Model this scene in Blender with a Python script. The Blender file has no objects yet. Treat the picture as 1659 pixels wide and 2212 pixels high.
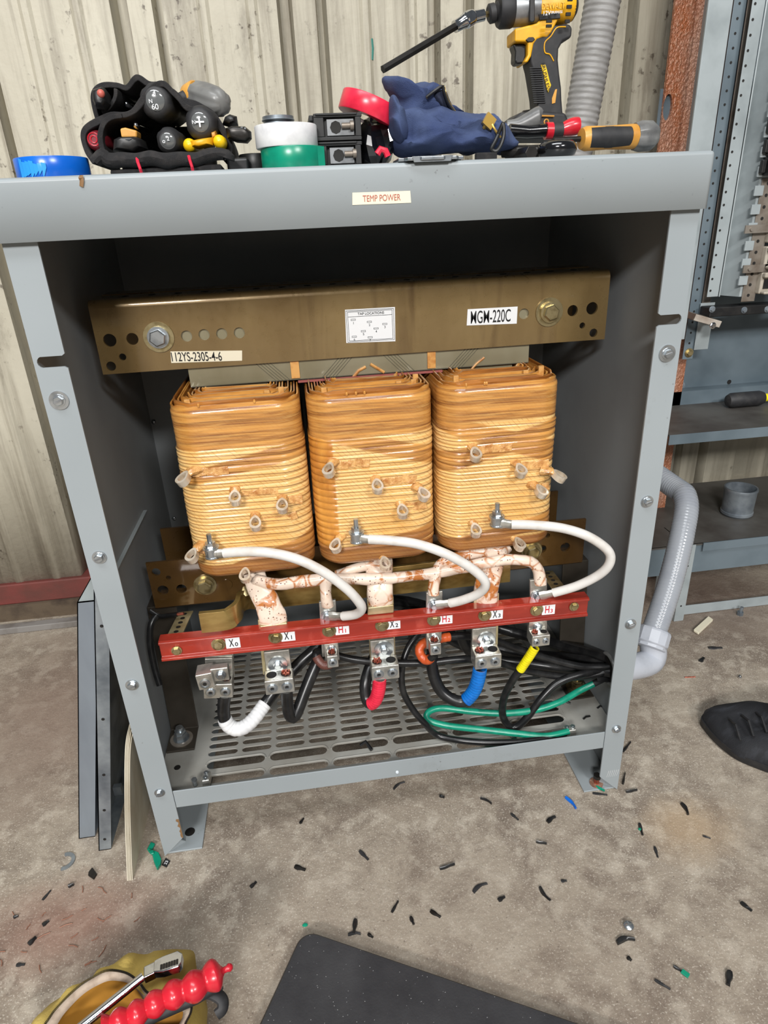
import bpy, bmesh, math, random
from mathutils import Vector, Matrix
random.seed(7)
SC = bpy.context.scene
COL = SC.collection
# ---------------------------------------------------------------- camera
cd = bpy.data.cameras.new('camera'); cam = bpy.data.objects.new('camera', cd); COL.objects.link(cam)
cam.matrix_world = Matrix.Translation((-0.0815,-0.7007,0.8401)) @ Matrix([[0.989921,0.095559,-0.104523],[-0.134519,0.40367,-0.904962],[-0.044284,0.909901,0.412455]]).to_4x4()
cd.sensor_fit = 'VERTICAL'; cd.sensor_height = 36.0; cd.lens = 22.724
cd.clip_start = 0.02; cd.clip_end = 50
SC.camera = cam
# ---------------------------------------------------------------- light of the workshop
SC.view_settings.view_transform = 'Standard'; SC.view_settings.look = 'None'
SC.view_settings.exposure = 0.0; SC.view_settings.gamma = 1.0; SC.view_settings.use_curve_mapping = False
w = bpy.data.worlds.new('world'); SC.world = w; w.use_nodes = True
w.node_tree.nodes['Background'].inputs[0].default_value = (0.86, 0.93, 1.0, 1)
w.node_tree.nodes['Background'].inputs[1].default_value = 0.11
def area(name, loc, target, size, power, col=(1, 1, 1)):
    d = bpy.data.lights.new(name, 'AREA'); d.shape = 'RECTANGLE'; d.size, d.size_y = size; d.energy = power; d.color = col
    o = bpy.data.objects.new(name, d); COL.objects.link(o); o.location = loc
    o.rotation_euler = (Vector(target)-Vector(loc)).to_track_quat('-Z', 'Y').to_euler()
    o.visible_camera = True
    return o
area('bay_light', (-1.6, -5.2, 3.3), (0, 0, .5), (1.2, .5), 275, (1, .98, .96))
area('bay_light', (1.5, -4.6, 3.6), (0, 0, .5), (1.2, .5), 160, (1, .99, .97))
area('bay_light', (-.6, -1.5, 3.9), (0, .3, .4), (2.6, .9), 78, (.95, .98, 1))
# ---------------------------------------------------------------- helpers
def lin(c):
    return tuple((v/255/12.92) if v/255 <= .04045 else ((v/255+.055)/1.055)**2.4 for v in c)+(1,)
def tag(o, label=None, cat=None, group=None, kind=None):
    if label: o['label'] = label
    if cat: o['category'] = cat
    if group: o['group'] = group
    if kind: o['kind'] = kind
    return o
def thing(name, label, cat, loc=(0, 0, 0), group=None):
    o = bpy.data.objects.new(name, None); COL.objects.link(o); o.location = loc; o.empty_display_size = .02
    return tag(o, label, cat, group)
def origin(p):
    v = Vector((0, 0, 0))
    while p is not None:
        v += Vector(p.location); p = p.parent
    return v
def frame_of(axis):
    a = Vector(axis).normalized()
    u = a.cross(Vector((0, 0, 1)))
    if u.length < 1e-3: u = a.cross(Vector((0, 1, 0)))
    u.normalize(); return u, a.cross(u).normalized(), a
class MB:
    def __init__(s): s.b = bmesh.new()
    def box(s, a, b, M=None):
        x0, y0, z0 = a; x1, y1, z1 = b
        vs = [s.b.verts.new(p) for p in ((x0,y0,z0),(x1,y0,z0),(x1,y1,z0),(x0,y1,z0),(x0,y0,z1),(x1,y0,z1),(x1,y1,z1),(x0,y1,z1))]
        for f in ((3,2,1,0),(4,5,6,7),(0,1,5,4),(1,2,6,5),(2,3,7,6),(3,0,4,7)): s.b.faces.new([vs[i] for i in f])
        if M is not None: bmesh.ops.transform(s.b, matrix=M, verts=vs)
        return s
    def obox(s, c, X, Y, Z):
        "oriented box: centre and three half-axis vectors"
        c, X, Y, Z = map(Vector, (c, X, Y, Z))
        M = Matrix((X, Y, Z)).transposed().to_4x4(); M.translation = c
        return s.box((-1,-1,-1), (1,1,1), M)
    def rings(s, rs, close=True, caps=True):
        R = [[s.b.verts.new(p) for p in r] for r in rs]; n = len(R[0])
        for A, B in zip(R, R[1:]):
            for i in range(n if close else n-1):
                j = (i+1) % n
                try: s.b.faces.new((A[i], A[j], B[j], B[i]))
                except ValueError: pass
        if caps and close:
            s.b.faces.new(R[0][::-1]); s.b.faces.new(R[-1])
        return s
    def cyl(s, p0, p1, r0, r1=None, n=20, ph=0):
        r1 = r0 if r1 is None else r1
        p0, p1 = Vector(p0), Vector(p1); u, v, a = frame_of(p1-p0)
        return s.rings([[p+(u*math.cos(t)+v*math.sin(t))*r for t in [2*math.pi*i/n+ph for i in range(n)]] for p, r in ((p0, r0), (p1, r1))])
    def lathe(s, p0, axis, prof, n=24, sc=(1, 1), caps=True):
        "prof: (distance along axis, radius)"
        p0 = Vector(p0); u, v, a = frame_of(axis)
        return s.rings([[p0+a*d+(u*math.cos(t)*sc[0]+v*math.sin(t)*sc[1])*max(r, 1e-5) for t in [2*math.pi*i/n for i in range(n)]] for d, r in prof], caps=caps)
    def tube(s, pts, r, n=12, rad=None, sc=None, up=None):
        "rounded tube through the points, r one number or a function of 0..1"
        pts = [Vector(p) for p in pts]; N = len(pts); rs = []
        t = (pts[1]-pts[0]).normalized(); u = Vector(up) if up else frame_of(t)[0]
        for i, p in enumerate(pts):
            t = (pts[min(i+1, N-1)]-pts[max(i-1, 0)]).normalized()
            u = (u-t*u.dot(t)).normalized(); v = t.cross(u)
            q = r(i/(N-1)) if callable(r) else r
            a, b = (q, q) if sc is None else (q*sc[0], q*sc[1])
            rs.append([p+u*math.cos(k)*a+v*math.sin(k)*b for k in [2*math.pi*j/n for j in range(n)]])
        return s.rings(rs)
    def prism(s, poly, vec):
        "closed polygon of 3-D points pushed along vec"
        poly = [Vector(p) for p in poly]; vec = Vector(vec)
        A = [s.b.verts.new(p) for p in poly]; B = [s.b.verts.new(p+vec) for p in poly]
        n = len(A)
        for i in range(n): s.b.faces.new((A[i], A[(i+1) % n], B[(i+1) % n], B[i]))
        fs = [s.b.faces.new(A[::-1]), s.b.faces.new(B)]
        for f in fs: f.normal_update()
        bmesh.ops.triangulate(s.b, faces=fs)
        return s
    def ribbon(s, pts, half, vec):
        "open strip along pts, thickness 2*half, pushed along vec (plane normal)"
        pts = [Vector(p) for p in pts]; vec = Vector(vec); nrm = vec.normalized(); Lf, Rt = [], []
        for i, p in enumerate(pts):
            t = (pts[min(i+1, len(pts)-1)]-pts[max(i-1, 0)]).normalized(); d = t.cross(nrm).normalized()
            Lf.append(p+d*half); Rt.append(p-d*half)
        return s.rings([[a, b, b+vec, a+vec] for a, b in zip(Lf, Rt)])
    def ball(s, c, r, sc=(1, 1, 1), n=16):
        c = Vector(c)
        rs = []
        for k in range(n//2+1):
            ph = -math.pi/2+math.pi*k/(n//2); q = max(math.cos(ph), 1e-3)
            rs.append([c+Vector((math.cos(t)*q*r*sc[0], math.sin(t)*q*r*sc[1], math.sin(ph)*r*sc[2])) for t in [2*math.pi*j/n for j in range(n)]])
        return s.rings(rs)
    def pillow(s, outline, nrm, depth, e=.5, K=7, back=1.0):
        "balloon with the given outline, swelling by depth along nrm on both sides"
        P = [Vector(p) for p in outline]; nrm = Vector(nrm).normalized(); c = sum(P, Vector())/len(P)
        rs = []
        for k in range(-K, K+1):
            a = k/K*math.pi/2; q = max(math.cos(a), .02)**e; h = math.sin(a)*depth*(back if k > 0 else 1)
            rs.append([c+(p-c)*q+nrm*(-h) for p in P])
        return s.rings(rs)
    def build(s, name, m, parent=None, smooth=35, bevel=0, noise=None, label=None, seg=2, sub=0):
        bmesh.ops.recalc_face_normals(s.b, faces=s.b.faces)
        o0 = origin(parent)
        if noise:
            from mathutils import noise as nz
            amp, fr = noise
            for v in s.b.verts: v.co += nz.noise_vector(v.co*fr)*amp
        for v in s.b.verts: v.co -= o0
        me = bpy.data.meshes.new(name); s.b.to_mesh(me); s.b.free()
        me.materials.append(m)
        if smooth:
            for p in me.polygons: p.use_smooth = True
            me.set_sharp_from_angle(angle=math.radians(smooth))
        o = bpy.data.objects.new(name, me); COL.objects.link(o)
        if parent: o.parent = parent
        if bevel:
            md = o.modifiers.new('bevel', 'BEVEL'); md.width = bevel; md.segments = seg; md.limit_method = 'ANGLE'; md.angle_limit = math.radians(40); md.harden_normals = bool(smooth)
        if sub:
            md = o.modifiers.new('sub', 'SUBSURF'); md.levels = md.render_levels = sub
        if label: o['label'] = label
        return o
def spline(pts, n=8, closed=False):
    "smooth curve through the points"
    P = [Vector(p) for p in pts]; out = []; N = len(P)
    for i in range(N if closed else N-1):
        a, b, c, d = (P[(i-1) % N], P[i], P[(i+1) % N], P[(i+2) % N]) if closed else (P[max(i-1, 0)], P[i], P[i+1], P[min(i+2, N-1)])
        for k in range(n):
            t = k/n
            out.append(.5*((2*b)+(c-a)*t+(2*a-5*b+4*c-d)*t*t+(3*b-a-3*c+d)*t**3))
    if not closed: out.append(P[-1])
    return out
def resample(pts, m):
    P = [Vector(p) for p in pts]; d = [0]
    for a, b in zip(P, P[1:]): d.append(d[-1]+(b-a).length)
    out = []; j = 0
    for i in range(m):
        t = d[-1]*i/(m-1)
        while j < len(P)-2 and d[j+1] < t: j += 1
        out.append(P[j].lerp(P[j+1], (t-d[j])/max(d[j+1]-d[j], 1e-9)))
    return out
def cut(pts, a, b):
    n = len(pts)-1; return pts[int(a*n):int(b*n)+1]
def rrect(a, b, r, k=6):
    "rounded rectangle, half sizes a, b"
    out = []
    for cx, cy, t0 in ((a-r, b-r, 0), (-a+r, b-r, 90), (-a+r, -b+r, 180), (a-r, -b+r, 270)):
        for i in range(k+1):
            t = math.radians(t0+90*i/k); out.append((cx+r*math.cos(t), cy+r*math.sin(t)))
    return out
def lettering(body, c, right, up, h, m, parent, w=None, name='lettering', th=.00015, bold=0):
    cu = bpy.data.curves.new(name, 'FONT'); cu.body = body; cu.size = 1; cu.align_x = 'CENTER'; cu.align_y = 'CENTER'; cu.extrude = .01; cu.offset = bold
    t = bpy.data.objects.new(name, cu); COL.objects.link(t)
    dg = bpy.context.evaluated_depsgraph_get(); dg.update()
    me = bpy.data.meshes.new_from_object(t.evaluated_get(dg)); bpy.data.objects.remove(t); me.name = name
    xs = [v.co.x for v in me.vertices]; ys = [v.co.y for v in me.vertices]
    mx, my = (max(xs)+min(xs))/2, (max(ys)+min(ys))/2; sy = h/(max(ys)-min(ys)); sx = w/(max(xs)-min(xs)) if w else sy
    right = Vector(right).normalized(); up = Vector(up).normalized(); nn = right.cross(up)
    o0 = origin(parent); c = Vector(c)
    for v in me.vertices: v.co = c+right*((v.co.x-mx)*sx)+up*((v.co.y-my)*sy)+nn*(v.co.z/.01*th)-o0
    me.materials.clear(); me.materials.append(m)
    o = bpy.data.objects.new(name, me); COL.objects.link(o); o.parent = parent
    return o
X, Y, Z = Vector((1, 0, 0)), Vector((0, 1, 0)), Vector((0, 0, 1))
# ---------------------------------------------------------------- materials
class NT:
    def __init__(s, name):
        s.m = bpy.data.materials.new(name); s.m.use_nodes = True; s.t = s.m.node_tree
        s.bs = s.t.nodes['Principled BSDF']; s._tc = s.t.nodes.new('ShaderNodeTexCoord')
    def link(s, a, b): s.t.links.new(a, b)
    def co(s, scale=(1, 1, 1), rot=(0, 0, 0)):
        n = s.t.nodes.new('ShaderNodeMapping'); s.link(s._tc.outputs['Object'], n.inputs[0])
        n.inputs['Scale'].default_value = scale; n.inputs['Rotation'].default_value = rot; return n.outputs[0]
    def noise(s, scale, detail=4, stretch=(1, 1, 1), rough=.55, rot=(0, 0, 0), dist=0):
        n = s.t.nodes.new('ShaderNodeTexNoise'); s.link(s.co(stretch, rot), n.inputs['Vector'])
        n.inputs['Scale'].default_value = scale; n.inputs['Detail'].default_value = detail; n.inputs['Roughness'].default_value = rough; n.inputs['Distortion'].default_value = dist
        return n.outputs[0]
    def vor(s, scale, stretch=(1, 1, 1), feature='F1'):
        n = s.t.nodes.new('ShaderNodeTexVoronoi'); n.feature = feature; s.link(s.co(stretch), n.inputs['Vector']); n.inputs['Scale'].default_value = scale; return n.outputs[0]
    def ramp(s, x, a, b):
        n = s.t.nodes.new('ShaderNodeMapRange'); n.inputs[1].default_value = a; n.inputs[2].default_value = b; s._in(x, n.inputs[0]); return n.outputs[0]
    def _in(s, v, sock):
        if isinstance(v, bpy.types.NodeSocket): s.link(v, sock)
        else: sock.default_value = v
    def math(s, op, a, b=0.0, c=0.0):
        n = s.t.nodes.new('ShaderNodeMath'); n.operation = op; s._in(a, n.inputs[0]); s._in(b, n.inputs[1]); s._in(c, n.inputs[2]); return n.outputs[0]
    def xyz(s):
        n = s.t.nodes.new('ShaderNodeSeparateXYZ'); s.link(s._tc.outputs['Object'], n.inputs[0]); return n.outputs
    def mix(s, f, a, b):
        n = s.t.nodes.new('ShaderNodeMix'); n.data_type = 'RGBA'; s._in(f, n.inputs[0]); s._in(a, n.inputs[6]); s._in(b, n.inputs[7]); return n.outputs[2]
    def bump(s, h, strength=.3, dist=.002):
        n = s.t.nodes.new('ShaderNodeBump'); n.inputs['Strength'].default_value = strength; n.inputs['Distance'].default_value = dist
        s.link(h, n.inputs['Height']); s.link(n.outputs[0], s.bs.inputs['Normal'])
    def set(s, col=None, rough=.5, metal=0.0, coat=0, spec=None):
        if col is not None: s._in(col, s.bs.inputs['Base Color'])
        s._in(rough, s.bs.inputs['Roughness']); s._in(metal, s.bs.inputs['Metallic'])
        if coat: s.bs.inputs['Coat Weight'].default_value = coat; s.bs.inputs['Coat Roughness'].default_value = .08
        if spec is not None: s.bs.inputs['Specular IOR Level'].default_value = spec
        return s.m
def simple(name, c, rough=.5, metal=0.0, c2=None, scale=30, amt=(.45, .7), stretch=(1, 1, 1), bump=0, bs=200, coat=0, spec=None):
    t = NT(name); col = lin(c)
    if c2: col = t.mix(t.ramp(t.noise(scale, stretch=stretch), *amt), lin(c), lin(c2))
    if bump: t.bump(t.noise(bs, stretch=stretch), bump, .001)
    return t.set(col, rough, metal, coat, spec)
M = {}
t = NT('grey_paint'); n = t.noise(7, 8, (1, 1, .7), .7); f = t.noise(160, 3)
c = t.mix(t.ramp(t.noise(3, 3), .4, .7), lin((150, 157, 160)), lin((140, 147, 150)))
c = t.mix(t.math('MULTIPLY', t.ramp(n, .60, .72), .40), c, lin((112, 112, 106)))
c = t.mix(t.math('MULTIPLY', t.math('MULTIPLY', t.ramp(f, .68, .72), t.ramp(n, .5, .6)), .7), c, lin((70, 64, 58)))
t.bump(f, .04, .001)
M['paint'] = t.set(c, .4, 0)
M['paint_shaded'] = simple('grey_paint_shaded', (130, 134, 136), .5, 0, (120, 123, 125), 9, (.45, .8))  # same cabinet paint, darkened so the interior shade sits in the colour
M['plate'] = simple('dusty_grey_steel', (158, 157, 151), .45, .1, (134, 130, 121), 14, (.4, .75))
M['slotrim'] = M['plate']
M['zinc'] = simple('zinc', (190, 196, 200), .28, .9, (140, 146, 152), 60)
M['brass'] = simple('yellow_zinc', (182, 168, 128), .3, .85, (128, 112, 74), 80)
M['alu'] = simple('tinned_aluminium', (196, 194, 186), .32, .75, (150, 148, 140), 60, bump=.1)
M['tab'] = simple('clear_varnished_tab', (214, 202, 184), .25, .35, (186, 166, 138), 70, coat=.6)
M['copper'] = simple('copper', (190, 110, 90), .4, .8, (120, 60, 45), 300)
M['goldbar'] = simple('varnished_bus_bar', (176, 148, 88), .3, .65, (122, 90, 40), 25, (.35, .75), (1, 1, 3), coat=.5, bump=.1, bs=60)
M['buslead'] = simple('pale_varnished_bus', (190, 178, 140), .35, .5, (140, 116, 66), 40, (.4, .8), coat=.3)
M['white_wire'] = simple('white_insulation', (214, 211, 206), .42, 0, (186, 178, 168), 40, (.5, .9))
M['black_wire'] = simple('black_insulation', (24, 24, 25), .3, 0, (40, 40, 40), 60)
M['black'] = simple('black_plastic', (22, 22, 23), .42, 0, (36, 35, 34), 50)
M['blackcloth'] = simple('black_fabric', (30, 29, 30), .9, 0, (46, 43, 42), 120, bump=.5, bs=900)
M['hole'] = simple('dark_bore', (18, 15, 12), .7)
M['white_tape'] = simple('white_tape', (222, 222, 222), .35, 0, (196, 196, 198), 50)
M['red_tape'] = simple('red_tape', (222, 44, 70), .28, 0, (196, 30, 55), 60)
M['blue_tape'] = simple('blue_tape', (14, 110, 196), .28, 0, (10, 92, 172), 60)
M['blue_roll'] = simple('blue_roll', (16, 104, 206), .25, 0, (12, 88, 186), 20)
M['lightblue'] = simple('light_blue_tape_end', (50, 150, 225), .3)
M['green_tape'] = simple('green_tape', (10, 138, 108), .28, 0, (12, 116, 92), 30)
M['green_wire'] = simple('green_tape_wrap', (24, 140, 112), .28, 0, (14, 112, 90), 60)
M['yellow_tape'] = simple('yellow_tape', (236, 222, 20), .32, 0, (210, 190, 20), 60)
M['orange_tape'] = simple('orange_tape', (206, 92, 44), .35, 0, (176, 72, 36), 60)
M['brown_tape'] = simple('brown_tape', (96, 58, 50), .4)
M['label_white'] = simple('white_label', (228, 230, 232), .4)
M['label_cream'] = simple('cream_label', (224, 216, 192), .5)
M['ink'] = simple('black_ink', (14, 14, 16), .5)
M['ink_red'] = simple('red_ink', (200, 30, 45), .5)
M['ink_faded'] = simple('faded_red_ink', (176, 96, 80), .5)
M['pink'] = simple('pink_line', (150, 80, 76), .5)
M['duct'] = simple('duct_stick', (214, 160, 90), .4, 0, (176, 110, 46), 80, coat=.4)
M['core'] = simple('core_steel', (146, 140, 116), .38, .35, (120, 111, 82), 12, (.35, .75), (1, 1, .3), coat=.4)
M['lamline'] = simple('lamination_joint', (78, 74, 62), .5, .3)
# varnished clamp steel: brown runs of varnish
def clampmat(name, a, b, c):
    t = NT(name); n1 = t.noise(9, 5, (1, 1, .35)); n2 = t.noise(26, 4, (1, 1, .12), dist=.6); n3 = t.noise(110, 3)
    col = t.mix(t.ramp(n1, .35, .7), lin(a), lin(b)); col = t.mix(t.math('MULTIPLY', t.ramp(n2, .55, .75), .7), col, lin(c))
    t.bump(n2, .15, .002)
    return t.set(col, t.math('MULTIPLY_ADD', n3, .25, .18), .35, .6)
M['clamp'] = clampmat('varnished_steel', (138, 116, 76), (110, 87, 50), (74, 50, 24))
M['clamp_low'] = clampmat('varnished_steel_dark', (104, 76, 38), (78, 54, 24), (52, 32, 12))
M['bracket'] = simple('bracket_steel', (72, 66, 58), .4, .4, (50, 44, 36), 12)
# red glass-polyester channel
t = NT('red_varnished_channel'); n = t.noise(45, 4, (1, 1, .6)); n2 = t.noise(12, 5, (.5, 1, 2))
t.bump(n, .3, .001)
M['redbar'] = t.set(t.mix(t.ramp(n2, .4, .7), t.mix(t.ramp(n, .55, .7), lin((160, 50, 36)), lin((186, 76, 62))), lin((128, 36, 26))), .3, 0, .5)
# white sleeving cracked with amber varnish
t = NT('varnish_cracked_sleeving'); v = t.vor(48, (1, 1, 1), 'DISTANCE_TO_EDGE'); n = t.noise(30, 5, dist=.5); d = t.vor(230)
crk = t.math('SUBTRACT', 1, t.ramp(v, .01, .09)); patch = t.ramp(n, .56, .62); spot = t.math('SUBTRACT', 1, t.ramp(d, .16, .26))
col = t.mix(t.math('MAXIMUM', t.math('MULTIPLY', crk, t.ramp(t.noise(14), .42, .55)), patch), lin((226, 206, 188)), lin((178, 108, 50)))
col = t.mix(t.math('MULTIPLY', spot, t.ramp(t.noise(60), .45, .55)), col, lin((96, 44, 28)))
t.bump(n, .5, .003)
M['sleeve'] = t.set(col, .35, 0, .5)
# paper wound coils
def coilmat(name, h, ztop, zbot, bands, side=None, pitch=.0092):
    t = NT(name); P = t.xyz(); z = P[2]; x = P[0]
    stk = t.noise(30, 6, (.22, .22, 5), .6, dist=.9); fine = t.noise(110, 3, (.25, .25, 5)); blot = t.noise(22, 4, (1, 1, .6))
    wob = t.math('MULTIPLY_ADD', blot, .006, -.003)
    zz = t.math('ADD', z, wob)
    def step(v, e=.0012): return t.ramp(v, -e, e)
    # outer wrap mask: bands at top and bottom plus slanting tapes: (z at x=-.08, z at x=+.08) lower and upper edge
    m = t.math('MAXIMUM', step(t.math('SUBTRACT', z, ztop)), step(t.math('SUBTRACT', zbot, z)))
    for (a0, a1, b0, b1) in bands:
        lo = t.math('MULTIPLY_ADD', x, (a1-a0)/.16, (a0+a1)/2); hi = t.math('MULTIPLY_ADD', x, (b1-b0)/.16, (b0+b1)/2)
        m = t.math('MAXIMUM', m, t.math('MULTIPLY', step(t.math('SUBTRACT', z, lo)), step(t.math('SUBTRACT', hi, z))))
    if side is not None:
        m2 = t.math('MULTIPLY', step(t.math('SUBTRACT', side, x)), 1.0)
    # turns
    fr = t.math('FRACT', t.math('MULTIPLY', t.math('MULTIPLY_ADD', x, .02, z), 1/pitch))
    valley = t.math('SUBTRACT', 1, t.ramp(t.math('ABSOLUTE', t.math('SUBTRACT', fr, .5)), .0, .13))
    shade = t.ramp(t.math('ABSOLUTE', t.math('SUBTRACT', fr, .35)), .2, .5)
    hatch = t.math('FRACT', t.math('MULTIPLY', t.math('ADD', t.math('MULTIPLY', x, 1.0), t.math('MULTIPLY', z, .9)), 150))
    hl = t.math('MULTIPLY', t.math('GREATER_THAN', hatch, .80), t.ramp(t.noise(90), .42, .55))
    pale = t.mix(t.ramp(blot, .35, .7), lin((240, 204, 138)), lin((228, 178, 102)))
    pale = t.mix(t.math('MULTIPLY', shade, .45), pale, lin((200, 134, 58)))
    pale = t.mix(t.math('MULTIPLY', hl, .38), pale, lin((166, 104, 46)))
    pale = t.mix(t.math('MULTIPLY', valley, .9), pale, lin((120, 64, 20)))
    wrap = t.mix(t.ramp(stk, .40, .62), lin((204, 142, 68)), lin((112, 54, 16)))
    wrap = t.mix(t.math('MULTIPLY', t.ramp(fine, .5, .78), .6), wrap, lin((224, 172, 96)))
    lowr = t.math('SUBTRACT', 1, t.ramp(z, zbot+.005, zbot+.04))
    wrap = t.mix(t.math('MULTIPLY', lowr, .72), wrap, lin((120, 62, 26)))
    col = t.mix(t.math('MULTIPLY', m, .86), pale, wrap)
    if side is not None: col = t.mix(t.math('MULTIPLY', m2, t.math('SUBTRACT', 1, m)), col, t.mix(t.ramp(t.noise(26, 4, (2, 2, .4)), .35, .7), lin((208, 146, 66)), lin((170, 104, 38))))
    t.bump(t.math('ADD', t.math('MULTIPLY', fine, .4), stk), .35, .002)
    return t.set(col, t.math('MULTIPLY_ADD', blot, .3, .12), 0, .45)
CH = .232
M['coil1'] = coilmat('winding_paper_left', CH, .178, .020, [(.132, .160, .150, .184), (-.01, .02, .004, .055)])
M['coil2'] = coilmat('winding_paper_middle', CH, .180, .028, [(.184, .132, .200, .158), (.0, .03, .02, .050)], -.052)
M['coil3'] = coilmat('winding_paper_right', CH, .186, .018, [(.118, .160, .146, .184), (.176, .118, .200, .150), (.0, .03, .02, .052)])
t = NT('layer_paper'); n = t.noise(60, 5, (.3, .3, 3)); t.bump(n, .4, .002)
M['paper'] = t.set(t.mix(t.ramp(n, .35, .7), lin((226, 166, 84)), lin((164, 96, 34))), .28, 0, .6)
t = NT('layer_paper_dark'); n = t.noise(70, 5, (.3, .3, 3)); t.bump(n, .4, .002)
M['paper_dark'] = t.set(t.mix(t.ramp(n, .35, .7), lin((188, 122, 54)), lin((118, 66, 26))), .28, 0, .6)
t = NT('crumpled_tape'); n = t.noise(140, 4); t.bump(n, .9, .003)
M['crumple'] = t.set(t.mix(t.ramp(n, .3, .7), lin((226, 178, 112)), lin((170, 108, 50))), .25, 0, .6)
# conduit, cloth, leather
M['conduit'] = simple('grey_conduit_jacket', (150, 154, 160), .22, 0, (136, 140, 148), 20, coat=.3)
M['conduit_old'] = simple('dusty_conduit_jacket', (140, 138, 136), .5, 0, (118, 116, 112), 40, (.4, .7), (1, 1, 3))
M['pvc'] = simple('grey_pvc_fitting', (176, 180, 188), .38, 0, (160, 164, 172), 30)
M['galv'] = simple('galvanised_steel', (158, 166, 172), .4, .6, (110, 118, 126), 18, (.4, .65))
M['panelgrey'] = simple('bluegrey_panel', (136, 144, 152), .4, .3, (112, 119, 128), 10, (.4, .7), (1, 1, .3))
M['bluesteel'] = simple('bluegrey_steel', (108, 121, 129), .45, .15, (84, 97, 105), 7, (.4, .7))
M['lightsteel'] = simple('light_grey_enamel', (158, 166, 168), .4, .1, (138, 146, 148), 12)
M['pinksteel'] = simple('worn_warm_steel', (150, 142, 132), .4, .5, (120, 108, 96), 30)
M['darkdeck'] = simple('dirty_deck', (84, 82, 78), .55, .1, (56, 50, 46), 9, (.4, .7), bump=.2, bs=80)
M['breaker'] = simple('pale_breaker', (176, 168, 154), .45, 0, (140, 130, 116), 30)
M['paperbk'] = simple('old_booklet_paper', (214, 206, 186), .7, 0, (176, 160, 132), 16, (.45, .75), (1, 1, .4))
M['brownedge'] = simple('brown_edge', (96, 66, 50), .7)
t = NT('rusty_primer'); n = t.noise(14, 5, (1, 1, .5)); s1 = t.noise(240, 2, (1, 1, .6)); t.bump(s1, 1, .004)
c = t.mix(t.ramp(n, .4, .62), lin((158, 116, 96)), lin((158, 86, 44))); c = t.mix(t.ramp(s1, .5, .75), c, lin((196, 150, 124)))
M['rust'] = t.set(t.mix(t.ramp(t.noise(7, 4, (1, 1, .35)), .64, .68), c, lin((150, 146, 142))), .35, .1, .3)
M['navy'] = simple('navy_canvas', (44, 58, 96), .9, 0, (66, 80, 114), 25, (.35, .7), bump=.6, bs=1100)
M['navy_in'] = simple('navy_lining', (26, 32, 52), .9)
M['gold'] = simple('zip_brass', (206, 168, 86), .3, .8)
M['dyellow'] = simple('tool_yellow', (228, 168, 24), .42, 0, (196, 138, 18), 40, (.45, .8))
M['amber'] = simple('amber_grip', (206, 150, 66), .4, 0, (176, 120, 46), 40)
M['orangey'] = simple('orange_yellow_cap', (232, 190, 20), .35)
M['toolgrey'] = simple('tool_grey_metal', (150, 152, 154), .38, .6, (112, 114, 116), 40)
M['rubber'] = simple('black_rubber', (34, 34, 36), .6, 0, (48, 47, 47), 80)
M['greyplastic'] = simple('grey_handle', (118, 118, 116), .35, 0, (88, 88, 88), 40)
M['redgrip'] = simple('red_grip', (206, 34, 50), .3, 0, (178, 26, 42), 25, coat=.3)
M['maroon'] = simple('maroon_handle', (120, 32, 42), .4)
M['clearcap'] = simple('smoky_cap', (96, 98, 98), .12, 0, coat=1)
M['chrome'] = simple('chrome', (214, 216, 220), .1, 1.0, (150, 152, 156), 50, (.5, .8))
M['darksteel'] = simple('dark_steel', (58, 56, 54), .35, .7, (40, 38, 36), 50)
M['bagy'] = simple('yellow_canvas', (204, 178, 96), .85, 0, (160, 132, 58), 9, (.4, .7), bump=.4, bs=500)
M['bagin'] = simple('orange_lining', (176, 124, 40), .85, 0, (130, 86, 24), 12)
M['webbing'] = simple('dirty_zip_tape', (186, 168, 150), .85, 0, (146, 126, 108), 60)
M['shoe'] = simple('black_shoe_fabric', (28, 29, 33), .75, 0, (52, 54, 60), 22, (.5, .75), (1, 3, 1), bump=.4, bs=300)
M['peel'] = simple('brown_underpaint', (128, 96, 62), .7)
M['scratch'] = simple('pale_scratch', (190, 192, 192), .5)
M['teal'] = simple('teal_marker', (52, 120, 108), .6)
# mat with white specks
t = NT('black_foam_mat'); sp = t.math('SUBTRACT', 1, t.ramp(t.vor(210), .05, .11)); k = t.ramp(t.noise(3), .42, .55); n = t.noise(16, 5)
c = t.mix(t.ramp(n, .35, .75), lin((44, 44, 47)), lin((62, 62, 64))); t.bump(t.noise(400), .3, .001)
M['mat'] = t.set(t.mix(t.math('MULTIPLY', t.math('MULTIPLY', sp, t.math('GREATER_THAN', t.noise(90, 1), .5)), .8), c, lin((190, 190, 190))), .55)
# concrete
t = NT('worn_concrete'); P = t.xyz()
n1 = t.noise(2.4, 6, rough=.62); n2 = t.noise(9, 8, rough=.72, dist=.4); n3 = t.noise(120, 3); n4 = t.noise(420, 2); n5 = t.noise(30, 6, rough=.7)
c = t.mix(t.ramp(n1, .38, .62), lin((138, 125, 111)), lin((172, 161, 145)))
c = t.mix(t.math('MULTIPLY', t.ramp(n2, .46, .64), .8), c, lin((108, 95, 84)))
c = t.mix(t.math('MULTIPLY', t.ramp(n5, .5, .62), .55), c, lin((196, 186, 170)))
c = t.mix(t.math('MULTIPLY', t.ramp(n3, .6, .72), .35), c, lin((84, 76, 68)))
c = t.mix(t.math('MULTIPLY', t.ramp(n4, .58, .68), .6), c, lin((220, 212, 198)))
c = t.mix(t.math('MULTIPLY', t.math('SUBTRACT', 1, t.ramp(t.vor(70), .05, .1)), .5), c, lin((60, 50, 44)))
ln = t.math('SUBTRACT', 1, t.ramp(t.math('ABSOLUTE', t.math('SUBTRACT', t.noise(3.1, 2, (1, 2.2, 1), dist=.3), .5)), .0, .0022))
c = t.mix(t.math('MULTIPLY', ln, .12), c, lin((212, 204, 188)))
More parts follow.
